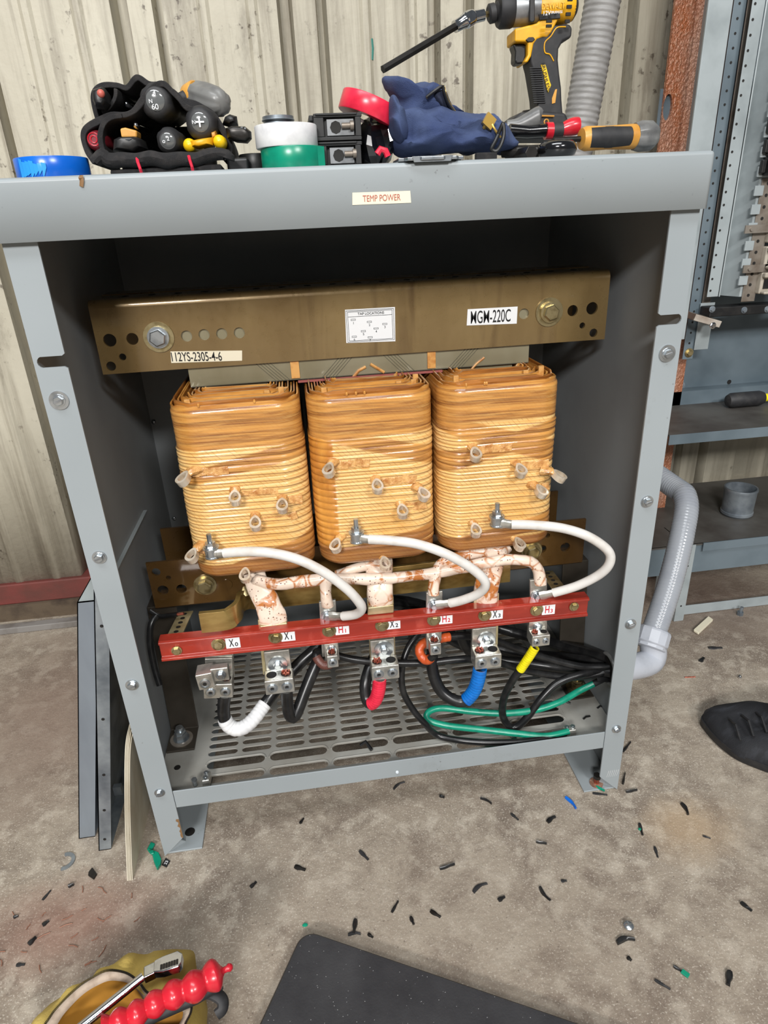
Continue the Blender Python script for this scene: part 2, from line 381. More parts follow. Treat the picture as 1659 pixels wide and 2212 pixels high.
c = t.mix(t.math('MULTIPLY', t.ramp(t.noise(1.3, 4), .45, .62), .35), c, lin((112, 96, 82)))
def spot(cx, cy, rx, ry):
    dx = t.math('DIVIDE', t.math('SUBTRACT', P[0], cx), rx); dy = t.math('DIVIDE', t.math('SUBTRACT', P[1], cy), ry)
    r = t.math('SQRT', t.math('ADD', t.math('MULTIPLY', dx, dx), t.math('MULTIPLY', dy, dy)))
    return t.math('SUBTRACT', 1, t.ramp(t.math('ADD', r, t.math('MULTIPLY_ADD', n2, 1.0, -.5)), .2, 1.0))
c = t.mix(t.math('MULTIPLY', spot(-.47, -.085, .17, .09), .6), c, lin((134, 94, 80)))
c = t.mix(t.math('MULTIPLY', spot(-.62, .35, .22, .3), .45), c, lin((112, 86, 76)))
c = t.mix(t.math('MULTIPLY', spot(.78, .5, .3, .25), .6), c, lin((84, 64, 56)))
c = t.mix(t.math('MULTIPLY', spot(.42, -.08, .09, .07), .4), c, lin((176, 144, 104)))
t.bump(t.math('ADD', n3, t.math('MULTIPLY', n5, .8)), .55, .0015)
M['floor'] = t.set(c, t.math('MULTIPLY_ADD', n2, .3, .5), 0)
# old painted ribbed wall
t = NT('stained_cream_metal'); P = t.xyz()
a = t.noise(3, 6, (1, 1, .45), .6); st = t.noise(26, 6, (1, 1, .06), .65, dist=.4); sp = t.noise(70, 4); gr = t.noise(7, 7, (1, 1, .3), .75)
c = t.mix(t.ramp(a, .35, .7), lin((192, 186, 168)), lin((168, 161, 143)))
c = t.mix(t.math('MULTIPLY', t.ramp(st, .48, .66), .6), c, lin((108, 98, 82)))
c = t.mix(t.math('MULTIPLY', t.ramp(gr, .54, .68), .6), c, lin((98, 88, 74)))
c = t.mix(t.math('MULTIPLY', t.ramp(st, .30, .2), .6), c, lin((206, 202, 190)))
c = t.mix(t.math('MULTIPLY', t.math('MULTIPLY', t.ramp(sp, .6, .66), t.ramp(gr, .5, .58)), .8), c, lin((70, 58, 46)))
t.bump(t.math('ADD', sp, st), .3, .002)
M['wall'] = t.set(c, .55, 0)
M['sill'] = simple('red_oxide_sill', (112, 52, 46), .7, 0, (86, 50, 42), 12, (.4, .7), bump=.6, bs=60)
M['dirt'] = simple('dirt_ledge', (92, 78, 62), .9, 0, (62, 50, 40), 20, bump=1, bs=60)
M['greystrip'] = simple('grey_floor_angle', (128, 124, 120), .6, 0, (100, 94, 88), 20)
# ================================================================ THE SETTING
b = MB(); b.box((-3.2, -6.5, -.05), (3.2, .9, 0))
tag(b.build('floor', M['floor'], smooth=0), 'worn dusty concrete workshop floor', kind='structure')
# ribbed wall: outline in plan pushed upwards
WY = .74
gro = [-2.1, -1.8, -1.5, -1.2, -.905, -.605, -.305, -.016, .258, .582, .88, 1.18, 1.48, 1.78]
prof = [(-2.4, WY)]
for g in gro:
    prof += [(g-.048, WY), (g-.042, WY+.045), (g-.026, WY+.045), (g-.020, WY+.012), (g+.022, WY+.010), (g+.026, WY+.045), (g+.036, WY+.045), (g+.041, WY)]
    prof += [(g+.10, WY), (g+.106, WY-.004), (g+.116, WY-.004), (g+.122, WY), (g+.185, WY), (g+.191, WY-.004), (g+.201, WY-.004), (g+.207, WY)]
prof += [(2.4, WY)]
b = MB(); b.rings([[(x, y, z) for x, y in prof] for z in (.09, .5, 1, 1.6, 2.6)], close=False, caps=False)
o = b.build('wall_back', M['wall'], smooth=25); tag(o, 'cream painted ribbed metal wall with dirt streaks', kind='structure')
md = o.modifiers.new('t', 'SOLIDIFY'); md.thickness = .004; md.offset = 1
b = MB(); b.box((-2.4, WY-.012, .04), (2.4, WY+.1, .092)); tag(b.build('trim_1', M['sill'], bevel=.004, noise=(.004, 20)), 'red oxide sill under the ribbed wall', kind='structure')
b = MB(); b.box((-2.4, WY-.02, 0), (2.4, WY+.1, .041)); tag(b.build('trim_2', M['dirt']), 'dirt covered wall footing', kind='structure')
b = MB(); b.box((-2.4, .662, 0), (-.2, .684, .016)); tag(b.build('trim_3', M['greystrip'], bevel=.002), 'thin grey angle along the floor by the wall', kind='structure')
b = MB()
b.tube([(.105, WY-.0005, 1.145), (.106, WY-.0005, 1.13), (.104, WY-.0005, 1.112)], .0022, 8)
tag(b.build('marker_stroke', M['teal']), 'short teal paint stroke on the ribbed wall', 'paint mark')

# ================================================================ TRANSFORMER ENCLOSURE
W2 = .35; HB = .835; HT = .889; DB = .425
enc = thing('transformer_enclosure', 'open fronted grey steel transformer cabinet with TEMP POWER label, standing on the floor', 'cabinet', (0, .2, 0))
# post flanges with the keyhole slot and the mitred foot
for s in (-1, 1):
    xo = s*W2; xi = s*(W2-.032); zs = .7231; ze = .0045
    pts = [(xo, 0, 0), (xi, 0, .033), (xi, 0, zs-.0075), (xi-s*-.003, 0, zs-.0055)]
    xe = s*(W2-.0035)
    pts += [(xe-s*.004, 0, zs-ze-.001)] + [(xe-s*.005+s*.005*math.cos(a), 0, zs+.0055*math.sin(a)) for a in (-1.0, -.5, 0, .5, 1.0)] + [(xe-s*.004, 0, zs+ze+.001)]
    pts += [(xi+s*.003, 0, zs+.0055), (xi, 0, zs+.0075), (xi, 0, HB+.01), (xo, 0, HB+.01)]
    b = MB(); b.prism(pts, (0, .0022, 0)); b.build('post', M['paint'], enc, smooth=0)
    b = MB(); b.box((min(xo, xo-s*.002), .0022, 0), (max(xo, xo-s*.002), DB, HB+.01)); b.build('side_panel', M['paint_shaded'], enc)
    # foot flange along the floor
    x1 = s*(W2-.054)
    b = MB(); b.box((min(xo-s*.002, x1), .003, 0), (max(xo-s*.002, x1), DB, .003)); b.obox((s*(W2-.012), .02, .016), (.010, 0, 0), (0, .002, 0), (0, .010, .0135)) if False else None
    b.build('foot', M['paint'], enc, bevel=.0008)
    b = MB(); b.prism([(xo-s*.0025, .001, .003), (xo-s*.0025, .001, .045), (xo-s*.028, .018, .003)], (0, .002, 0)); b.build('gusset', M['paint'], enc)
b = MB(); b.cyl((-.318, .034, .003), (-.318, .034, .0034), .0075, n=24); b.build('foot_hole', M['hole'], enc)
b = MB(); b.box((-W2, DB-.002, .02), (W2, DB, HB+.01)); b.build('back_panel', M['paint_shaded'], enc)
# lid
b = MB(); b.box((-.3565, -.0075, HB), (.3545, DB+.008, HT))
f = [f for f in b.b.faces if f.calc_center_median().z < HB+.001]; bmesh.ops.delete(b.b, geom=f, context='FACES_ONLY')
lid = b.build('lid', M['paint'], enc, smooth=50, bevel=.0045, seg=3)
lid.modifiers['bevel'].angle_limit = math.radians(60)
md = lid.modifiers.new('wall', 'SOLIDIFY'); md.thickness = .002; md.offset = -1
b = MB(); b.tube([(-.2635, -.0078, .8885), (-.2638, -.0085, .884), (-.2655, -.0079, .8795)], .0022, 6, sc=(1, .35)); b.tube([(-.262, -.0079, .8865), (-.266, -.0082, .8862)], .0014, 6); b.build('chipped_paint', M['peel'], lid, label='brown chip in the paint')
b = MB()
q = [(-0.0171,-0.0078,0.8646),(0.0395,-0.0078,0.864),(0.0401,-0.0078,0.8534),(-0.0178,-0.0078,0.8538)]
b.prism(q, (0, -.0003, 0)); st = b.build('label_sticker', M['label_cream'], enc, label='cream sticker reading TEMP POWER')
cc = sum((Vector(p) for p in q), Vector())/4
lettering('TEMP POWER', cc+Vector((0, -.0006, 0)), X+Z*-.003, Z, .0056, M['ink_faded'], st, w=.037)
# bottom rail
b = MB(); b.box((-W2+.0325, .0005, .092), (W2-.0325, .0025, .123)); b.box((-W2+.0325, .0025, .092), (W2-.0325, .016, .094)); b.build('bottom_rail', M['paint'], enc, bevel=.0006)
b = MB(); b.cyl((0.0002,0.0,0.1016), (0.0001,-0.001,0.1027), .0022, n=12); b.build('rivet', M['zinc'], enc)
def hexbolt(p, d, r, m, parent, name='bolt', wash=1.75, dome=0, hh=.8, shank=0, mw=None, ph=0):
    "hex head with washer: p on the surface, d outwards"
    p = Vector(p); d = Vector(d).normalized(); b = MB()
    if wash: b.cyl(p, p+d*r*.22, r*wash, n=28)
    h0 = r*.22 if wash else 0
    u, v, a = frame_of(d)
    b.lathe(p+d*h0, d, [(0, r*1.25), (r*.18, r*1.25), (r*.2, r*1.0)], 24)
    b.rings([[p+d*(h0+q)+(u*math.cos(t+ph)+v*math.sin(t+ph))*k for t in [i*math.pi/3 for i in range(6)]] for q, k in ((r*.18, r), (r*hh*.85, r), (r*hh, r*.86))])
    b.box((0,0,0),(0,0,0)) if False else None
    o = b.build(name, m, parent, smooth=30)
    return o
for z, zr in ((.6845, 0), (.4993, 0), (.3146, 0), (.1266, 0)):
    for s in (-1, 1):
        p = Vector((s*(W2-.0155), -.0002, z-(.001 if s < 0 else -.001)))
        o = hexbolt(p, -Y, .0052 if z > .2 else .0046, M['zinc'], enc, 'cover_screw', 1.55 if z < .6 else 1.9, ph=random.random())
        b = MB(); b.obox(p-Y*.0054, (.0040, 0, .0012), (0, .0004, 0), (-.0003, 0, .001)); b.build('screw_slot', M['toolgrey'], o)
# slotted base plate
PZ = .102
b = MB(); bb = b.b
def cell(x0, x1, y0, y1, hw, hh):
    o = [bb.verts.new(p) for p in ((x0, y0, PZ), (x1, y0, PZ), (x1, y1, PZ), (x0, y1, PZ))]
    cx, cy = (x0+x1)/2, (y0+y1)/2; r = hh; h = []
    for i in range(9): a = -math.pi/2+math.pi*i/8; h.append((cx+hw-r+r*math.cos(a), cy+r*math.sin(a)))
    for i in range(9): a = math.pi/2+math.pi*i/8; h.append((cx-hw+r+r*math.cos(a), cy+r*math.sin(a)))
    h = [bb.verts.new((x, y, PZ)) for x, y in h]
    ed = []
    for Q in (o, h):
        for i in range(len(Q)):
            e = bb.edges.get((Q[i], Q[(i+1) % len(Q)])) or bb.edges.new((Q[i], Q[(i+1) % len(Q)])); ed.append(e)
    bmesh.ops.triangle_fill(bb, use_beauty=True, edges=ed)
def quad(x0, x1, y0, y1): bb.faces.new([bb.verts.new(p) for p in ((x0, y0, PZ), (x1, y0, PZ), (x1, y1, PZ), (x0, y1, PZ))])
cx0, cp, NC = -.2845, .0516, 11; ry0, rp, NR = .078, .0163, 18
for i in range(NC):
    for j in range(NR): cell(cx0+i*cp, cx0+(i+1)*cp, ry0+j*rp, ry0+(j+1)*rp, .0226, .0056)
xr = cx0+NC*cp; yt = ry0+NR*rp
for i in range(6):
    a0 = cx0+i*.0946; cell(a0, a0+.0946, .048, ry0, .0435, .0085); cell(a0, a0+.0946, .020, .048, .0435, .0075)
quad(-.347, cx0, .012, .422); quad(xr, .347, .012, .422); quad(cx0, xr, .012, .020); quad(cx0, xr, yt, .422)
bmesh.ops.remove_doubles(bb, verts=bb.verts, dist=1e-5)
plate = b.build('base_plate', M['plate'], enc, smooth=0)
md = plate.modifiers.new('t', 'SOLIDIFY'); md.thickness = .0022; md.offset = -1
# pressed rims of the long louvres
b = MB()
for i in range(6):
    for (y0, y1, hh) in ((.048, ry0, .0085), (.020, .048, .0075)):
        cx = cx0+i*.0946+.0473; cy = (y0+y1)/2; hw = .0445; r = hh+.001
        pts = [(cx-hw+r+r*math.cos(a), cy+r*math.sin(a), PZ) for a in [math.pi*1.0-i2*math.pi/2/5 for i2 in range(6)]]+[(cx+hw-r+r*math.cos(a), cy+r*math.sin(a), PZ) for a in [math.pi/2-i2*math.pi/2/5 for i2 in range(6)]]
        b.tube(pts, .0013, 8)
b.build('louvre_rim', M['plate'], plate)
b = MB(); b.box((-.347, .012, .080), (.347, .014, PZ)); b.build('plate_lip', M['plate'], plate)
for p in ((-0.3247,0.0669,0.102),):
    b = MB(); b.cyl(p, Vector(p)+Z*.0004, .0048, n=20); b.build('plate_hole', M['hole'], plate)
# brackets carrying the core, bolted through the plate
for s in (-1, 1):
    xa, xb = s*.346, s*.303
    x0, x1 = min(xa, xb), max(xa, xb)
    b = MB()
    pr = [(.098, PZ+.0005), (.098, PZ+.004), (.146, PZ+.004), (.1655, .326), (.262, .326), (.262, .322), (.1695, .322), (.150, PZ+.0005)]
    b.prism([(x0, y, z) for y, z in pr], (x1-x0, 0, 0)); o = b.build('core_bracket', M['bracket'], enc, bevel=.001)
    p = Vector((s*.3255, .122, PZ+.004)); m = M['zinc'] if s < 0 else M['brass']
    b = MB(); b.cyl(p, p+Z*.002, .0175, n=28); o2 = b.build('washer', M['pinksteel'] if s < 0 else M['brass'], enc)
    b = MB(); b.cyl(p+Z*.002, p+Z*.0035, .0125, n=24); b.cyl(p+Z*.0035, p+Z*.0135, .0098, n=6); b.cyl(p+Z*.0135, p+Z*.019, .0085, n=6); b.cyl(p+Z*.019, p+Z*.0245, .0056, n=16); b.build('anchor_nut', m, enc, smooth=30)
for q in ((-0.3424,0.42,0.5399), (-0.3401,0.42,0.357), (-0.3746,0.42,0.4772)):
    b = MB(); b.ball(q, .0038, (1, .6, 1), 12); b.build('panel_screw', M['zinc'], enc)
# scuffs on the feet of the posts
b = MB()
for k in range(6):
    x = .329+k*.0032; b.prism([(x, -.0001, .030), (x+.0006, -.0001, .0302), (x+.0030, -.0001, .043), (x+.0022, -.0001, .0435)], (0, -.0001, 0))
b.build('scratch_marks', M['scratch'], enc, smooth=0)
b = MB(); random.seed(3); P_ = [(-.3186-.0006-random.random()*.0018*(1+(k % 3)), -.0001, .032+.0035*k) for k in range(12)]
b.prism([(-.3180, -.0001, .070)]+[P_[k] for k in range(11, -1, -1)]+[(-.3180, -.0001, .033)], (0, -.0002, 0)); b.build('chipped_edge', M['peel'], enc, smooth=0)
random.seed(7)
# conduit locknut ring on the right wall
CE = Vector((.347, .066, .186))
b = MB(); u = [(CE+Vector((0, math.cos(a)*.024, math.sin(a)*.024))) for a in [i*math.pi/16 for i in range(33)]]
b.tube(u, .0034, 8, up=(1, 0, 0)); o = b.build('conduit_bushing', M['greyplastic'], enc)
b = MB(); b.cyl(CE+X*-.0005, CE+X*.0006, .0215, n=28); b.build('conduit_opening', M['hole'], enc)
# floor bolt in the right foot
p = Vector((0.3216,0.0148,0.003))
b = MB(); b.cyl(p, p+Z*.0018, .0105, n=22); o = b.build('rusty_washer', simple('rusty_washer', (160, 126, 108), .6, .2, (110, 70, 50), 90), enc)
b = MB(); b.cyl(p, p+Z*.012, .0042, n=14); b.build('anchor_stud', M['copper'], o)
b = MB(); b.cyl(p+Z*.012, p+Z*.018, .0062, n=6); b.build('anchor_nut', M['darksteel'], o)

# ================================================================ CORE AND COILS
tr = thing('transformer', 'varnished three coil transformer core clamped between brown steel channels inside the cabinet', 'transformer', (0, .2, .325))
def clamp(name, x0, x1, z0, z1, y, sgn, holes, mat, top=True, flip=False):
    "channel: web with drilled holes facing sgn, flange at top or bottom"
    b = MB(); bb = b.b; t = .004
    # web face with real holes
    vs = [bb.verts.new(p) for p in ((x0, y, z0), (x1, y, z0), (x1, y, z1), (x0, y, z1))]
    ed = [bb.edges.new((vs[i], vs[(i+1) % 4])) for i in range(4)]
    for hx, hz, r in holes:
        h = [bb.verts.new((hx+r*math.cos(a), y, hz+r*math.sin(a))) for a in [i*math.pi/10 for i in range(20)]]
        ed += [bb.edges.new((h[i], h[(i+1) % 20])) for i in range(20)]
    bmesh.ops.triangle_fill(bb, use_beauty=True, edges=ed, normal=(0, -1, 0))
    g = bmesh.ops.extrude_face_region(bb, geom=list(bb.faces))
    for v in [e for e in g['geom'] if isinstance(e, bmesh.types.BMVert)]: v.co.y += sgn*-1*-t if False else t*(1 if sgn < 0 else -1)
    d = 1 if sgn < 0 else -1
    fl = .05
    if top:   # rounded shoulder and flange to the back
        n = 6; r = .010; prof = []
        for i in range(n+1):
            a = math.pi/2*i/n; prof.append((y+d*(r-r*math.cos(a)), z1+r*math.sin(a)))
        prof.append((y+d*fl, z1+r)); prof += [(y+d*fl, z1+r-t), (y+d*r, z1+r-t), (y+d*t, z1)]
        b.prism([(x0, yy, zz) for yy, zz in prof], (x1-x0, 0, 0))
    else:
        b.prism([(x0, y, z0), (x0, y+d*fl, z0-.002), (x0, y+d*fl, z0-.006), (x0, y+d*.003, z0-.006), (x0, y, z0-.003)], (x1-x0, 0, 0))
    return b.build(name, mat, tr, smooth=30)
def PX(l, y): return [(p[0][0], p[0][2], p[1]) for p in l]
hl = [(-0.3123,0.7192,0.0078),(-0.2853,0.7191,0.0072),(-0.3012,0.6981,0.0043),(-0.3173,0.6878,0.0058),(-0.2199,0.7182,0.0068),(-0.1984,0.7185,0.0068),(-0.1768,0.7182,0.0068),(-0.1551,0.7179,0.0068)]
hr = [(0.2149,0.7183,0.0068),(0.2816,0.7183,0.0072),(0.3085,0.7197,0.008),(0.2968,0.6982,0.004),(0.3134,0.6875,0.0056)]
up = clamp('upper_clamp', -.329, .330, .678, .757, .15, -1, hl+hr, M['clamp'])
clamp('upper_rear_clamp', -.329, .330, .690, .757, .268, 1, [], M['clamp'])
lh = [(-0.3173,0.3923,0.0062),(-0.3017,0.3812,0.0036),(-0.3131,0.3616,0.0078),(-0.2868,0.3606,0.0074),(0.2679,0.3861,0.004),(0.2604,0.3637,0.007),(0.2978,0.3626,0.0078)]
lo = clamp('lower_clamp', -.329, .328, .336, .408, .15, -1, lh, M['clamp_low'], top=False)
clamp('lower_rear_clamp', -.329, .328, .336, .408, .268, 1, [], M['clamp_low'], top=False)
# grey liner showing through the round holes
for hx, hz, r in hl[4:]+hr[:1]:
    b = MB(); b.cyl((hx, .1535, hz), (hx, .1545, hz), r+.003, n=20); b.build('core_plate_spot', M['core'], up)
# top flange perforations
for k in range(19):
    x = -.29+k*.0322; b = MB(); b.cyl((x, .176, .7668), (x, .176, .7674), .0045, n=14); b.build('flange_hole', M['hole'], up)
for q, par in (((-0.2534,0.1498,0.7193), up), ((0.249,0.1498,0.7186), up), ((-0.2524,0.1498,0.3635), lo), ((0.2433,0.1498,0.3633), lo)):
    p = Vector(q); b = MB(); b.cyl(p, p-Y*.0016, .0185 if par is up else .0165, n=32); wsh = b.build('washer', M['brass'], par)
    hexbolt(p-Y*.0016, -Y, .0105, M['brass'] if par is lo or q[0] > 0 else M['zinc'], par, 'clamp_bolt', 1.25, hh=.75, ph=.3)
for q in ((-0.2214,0.1498,0.3605), (0.2121,0.1498,0.3669)):
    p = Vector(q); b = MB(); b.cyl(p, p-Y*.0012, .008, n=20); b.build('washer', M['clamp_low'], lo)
# stickers on the upper clamp
def sticker(quad, y, parent, m=M['label_white'], name='label_sticker', label=None):
    q = [Vector((p[0], y, p[2])) for p in quad]; b = MB(); b.prism(q, (0, -.0003, 0)); o = b.build(name, m, parent, smooth=0, label=label)
    c = sum(q, Vector())/4; return o, c-Y*.0005, (q[1]-q[0]), (q[0]-q[3])
SY = .1496
o, c, r, u = sticker([(-0.2426,0.1496,0.701),(-0.1545,0.1496,0.6961),(-0.1562,0.1496,0.6834),(-0.244,0.1496,0.6867)], SY, up, M['label_cream'], label='cream label reading 112YS-2305-4-6')
lettering('112YS-2305-4-6', c-r*.14, r, Z, u.length*.8, M['ink'], o, w=r.length*.70, bold=.008)
o, c, r, u = sticker([(0.1386,0.1496,0.7288),(0.2056,0.1496,0.7282),(0.2052,0.1496,0.7065),(0.1375,0.1496,0.7084)], SY, up, label='white label reading MGM-220C')
lettering('MGM-220C', c-r*.03, r, Z, u.length*.78, M['ink'], o, w=r.length*.80, bold=.004)
o, c, r, u = sticker([(-0.0205,0.1496,0.7378),(0.0435,0.1496,0.7374),(0.0425,0.1496,0.6945),(-0.0216,0.1496,0.6965)], SY, up, label='white tap location diagram')
def SP(a, d): return c+r*(a-.5)+Z*((.5-d)*u.length)
b = MB()
def line(p, q, w=.00035):
    p, q = Vector(p), Vector(q); dd = (q-p).normalized(); nn = dd.cross(Y); b.obox((p+q)/2, (q-p)/2+dd*w, nn*w, Y*.00012)
for k in (.025, .055):
    P4 = [SP(k, k*1.2), SP(1-k, k*1.2), SP(1-k, 1-k*1.2), SP(k, 1-k*1.2)]
    for i in range(4): line(P4[i], P4[(i+1) % 4], .00022)
line(SP(.055, .21), SP(.945, .21), .00022)
TP = {'1': (.16, .30, .40), '2': (.48, .39, .48), '3': (.79, .48, .57), '4': (.61, .60, .69), '5': (.35, .66, .75), '6': (.16, .81, .90), '7': (.48, .86, .95)}
for k, (a, d, e) in TP.items():
    for p, q in ((SP(a-.045, d-.02), SP(a+.045, d-.02)), (SP(a+.045, d-.02), SP(a+.045, d+.02)), (SP(a+.045, d+.02), SP(a-.045, d+.02)), (SP(a-.045, d+.02), SP(a-.045, d-.02))): line(p, q, .00018)
b.build('diagram_lines', M['ink'], o, smooth=0)
lettering('TAP LOCATIONS', SP(.52, .135), r, Z, u.length*.075, M['ink'], o, w=r.length*.53, bold=.01)
for k, (a, d, e) in TP.items(): lettering(k, SP(a, e), r, Z, u.length*.07, M['ink'], o)
# laminated core: yokes and legs
b = MB(); b.box((-.2262, .1555, .653), (.2262, .263, .735)); yk = b.build('core_yoke', M['core'], tr, bevel=.0006)
b = MB(); b.box((-.2262, .1555, .345), (.2262, .263, .4)); b.build('core_yoke', M['core'], tr)
for cx in (-.1665, 0, .1665):
    b = MB(); b.box((cx-.038, .16, .398), (cx+.038, .258, .655)); b.build('core_leg', M['core'], tr)
b = MB()
for cx, sg in ((-.128, 1), (-.045, -1), (.038, 1) , (.125, -1)):
    for k in range(5):
        x = cx+k*.0045; b.prism([(x-sg*.012, .1553, .677), (x-sg*.012+.0006, .1553, .677), (x+sg*.011+.0006, .1553, .6535), (x+sg*.011, .1553, .6535)], (0, -.0004, 0))
b.prism([(-.226, .1553, .6525), (.226, .1553, .6525), (.226, .1553, .6535), (-.226, .1553, .6535)], (0, -.0003, 0))
b.build('lamination_joints', M['lamline'], yk, smooth=0)
for x in (-0.0904, 0.091):
    b = MB(); b.box((x-.0055, .1535, .655), (x+.0055, .1556, .678)); b.build('wood_wedge', M['duct'], yk)
b = MB(); b.tube([(-0.0171,0.1545,0.6488),(-0.0071,0.1545,0.6591),(0.0024,0.1545,0.6633)], .002, 6); b.tube([(0.0087,0.1545,0.6665),(0.0177,0.1545,0.6604),(0.0267,0.1545,0.6542)], .002, 6); b.tube([(0.1457,0.1545,0.6493),(0.1533,0.1545,0.6569),(0.1635,0.1545,0.6642)], .0015, 6)
b.build('varnished_cord', M['duct'], yk)
b = MB(); b.box((-.088, .150, .6495), (.105, .1535, .6522)); b.build('edge_strip', M['pink'], yk)
# ---- coils
CZ = .413; CYc = .2075
def outline(d, m=0):
    return rrect(.0795+d, .1325+d, .032+d, 9)
coils = []
for ci, (cx, mt) in enumerate(((-.1675, 'coil1'), (-.001, 'coil2'), (.1665, 'coil3'))):
    rs = []; n = 200; pitch = .0092
    for i in range(n+1):
        z = CH*i/n
        fr = (z/pitch) % 1; bump = math.sqrt(max(0, 1-(2*fr-1)**2))
        mid = 1 if .024 < z < .178 else .25
        d = .0021*bump*mid + .0004*math.sin(z*25+ci)
        d -= .006*max(0, 1-z/.010)**2 + .004*max(0, (z-(CH-.008))/.008)**2
        rr = []
        for k, (x, y) in enumerate(outline(d)):
            w = .0003*math.sin(k*.9+ci)+.0006*math.sin(k*.23+z*30)
            L_ = math.hypot(x, y); rr.append((cx+x*(1+w/L_), CYc+y*(1+w/L_), CZ+z+.0006*math.sin(k*.4)))
        rs.append(rr)
    b = MB(); b.rings(rs, caps=False)
    root = bpy.data.objects.new('winding', None); bpy.data.objects.remove(root)
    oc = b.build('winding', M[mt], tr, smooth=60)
    # move the object origin to the foot of the coil so its pattern runs from z = 0
    off = Vector((cx, CYc, CZ))-origin(tr)
    for v in oc.data.vertices: v.co -= off
    oc.location = off
    coils.append(oc)
    # concentric paper layers standing above the winding
    for k in range(10):
        ins = .0013+.0037*k; iy = .0013+.0073*k; top = .010+(.000, .0035, .001, .0045, .002, .005, .003, .006, .004, .006)[k]; rs = []
        ol = rrect(.0795-ins, .1325-iy, max(.032-ins*.7, .008), 9); il = rrect(.0795-ins-.0018, .1325-iy-.0030, max(.030-ins*.7, .006), 9)
        def hz(j): return CZ+CH+top-.008+.0011*math.sin(j*.55+k*2+ci)+.0008*math.sin(j*1.3+k)+random.uniform(-.0006, .0006)
        hs = [hz(j) for j in range(len(ol))]
        R = [[(cx+x, CYc+y, CZ+CH-.03) for x, y in ol], [(cx+x, CYc+y, h) for (x, y), h in zip(ol, hs)], [(cx+x, CYc+y, h) for (x, y), h in zip(il, hs)], [(cx+x, CYc+y, CZ+CH-.03) for x, y in il]]
        b = MB(); b.rings(R, caps=False); b.build('paper_layer', M['paper_dark' if k % 3 == 1 else 'paper'], oc, smooth=40)
    b = MB(); sk = [(-.056, .020), (.058, .026), (.063, .04), (.04, .033)]
    for dx, dy in sk:
        h = random.uniform(.238, .246); b.box((cx+dx-.0035, .075+dy, CZ+.2), (cx+dx+.0035, .0785+dy, CZ+h))
    b.build('spacer_stick', M['duct'], oc, bevel=.0006)
# paper strip hanging at the lower edge
def drip(oc, cx, pts):
    b = MB()
    for dx, dz in pts: b.ball((cx+dx, .0755, CZ+dz), .0016, (1, .8, 1.6), 8)
    b.build('varnish_drip', M['paper'], oc)
for oc, cx in zip(coils, (-.1675, -.001, .1665)):
    drip(oc, cx, [(random.uniform(-.05, .05), CH+.003) for _ in range(3)])
# taps: looped strap terminals standing out of the coils
def tap(oc, p, big=1.0, turn=0):
    p = Vector(p); r = .0088*big; h = .0086*big
    ang = turn
    tl = .50; sd = Vector((math.cos(ang), math.sin(ang), 0)); f0 = Vector((math.sin(ang), -math.cos(ang), 0))
    fw = f0*math.cos(tl)-Z*math.sin(tl); AXz = f0*math.sin(tl)+Z*math.cos(tl)
    n = 22; pts = []
    for i in range(n):
        a = 2*math.pi*i/n
        f = math.cos(a)*r*1.15; s_ = math.sin(a)*r*(.82+.22*math.cos(a))
        pts.append(p+fw*f+sd*s_)
    def ring(k, z): 
        c = sum(pts, Vector())/n
        return [c+(q-c)*k+AXz*z for q in pts]
    b = MB(); b.rings([ring(1, -h/2), ring(1.02, h/2), ring(.66, h/2), ring(.64, -h/2), ring(1, -h/2)], caps=False)
    o = b.build('tap_terminal', M['tab'], oc, smooth=35)
    # paper-taped root
    b = MB(); q = p-fw*r*1.0; e = p-fw*(r*1.2)-f0*.014
    b.tube([q+fw*r*.15, q-fw*r*.4, e], lambda t: r*(.55+.5*t), 10, sc=(1.0, .7), up=sd)
    b.build('tap_wrapping', M['crumple'], oc, noise=(.0012, 160))
T1 = [(-0.2366,0.06,0.5629),(-0.1792,0.06,0.5319),(-0.1226,0.06,0.5153),(-0.1588,0.06,0.4945),(-0.2433,0.06,0.4576),(-0.182,0.066,0.418)]
T2 = [(-0.06,0.06,0.5575),(-0.0006,0.06,0.5298),(0.0585,0.06,0.513),(0.0304,0.06,0.4915),(-0.0592,0.06,0.4514),(0.0046,0.066,0.4134)]
T3 = [(0.1273,0.06,0.5612),(0.1878,0.06,0.5334),(0.2408,0.06,0.5205),(0.2172,0.06,0.501),(0.1289,0.06,0.4531),(0.1927,0.066,0.4218)]
for oc, T, tn in ((coils[0], T1, (-.7, 0, -.05, 0, -.5, -.1)), (coils[1], T2, (-.4, 0, .4, 0, -.45, .1)), (coils[2], T3, (0, .15, .9, .45, 0, .35))):
    for p, a in zip(T, tn): tap(oc, p, 1.0, a)
# paper crumple patches beside the taps
for oc, T in ((coils[0], T1), (coils[1], T2), (coils[2], T3)):
    for p in T[:5]:
        p = Vector(p); b = MB()
        for k in range(5):
            x = p.x+.012+k*.009
            if abs(x-oc.matrix_world.translation.x-0) > 9: continue
            cxo = origin(oc).x
            if x > cxo+.066: break
            b.obox((x, .0742, p.z+.001+random.uniform(-.0015, .0015)), (.0048, 0, random.uniform(-.0008, .0008)), (0, .0012, 0), (random.uniform(-.001, .001), .0004, .0052))
        if len(b.b.verts): b.build('crumpled_tape', M['crumple'], oc, bevel=.0006, noise=(.0006, 150))
        else: b.b.free()
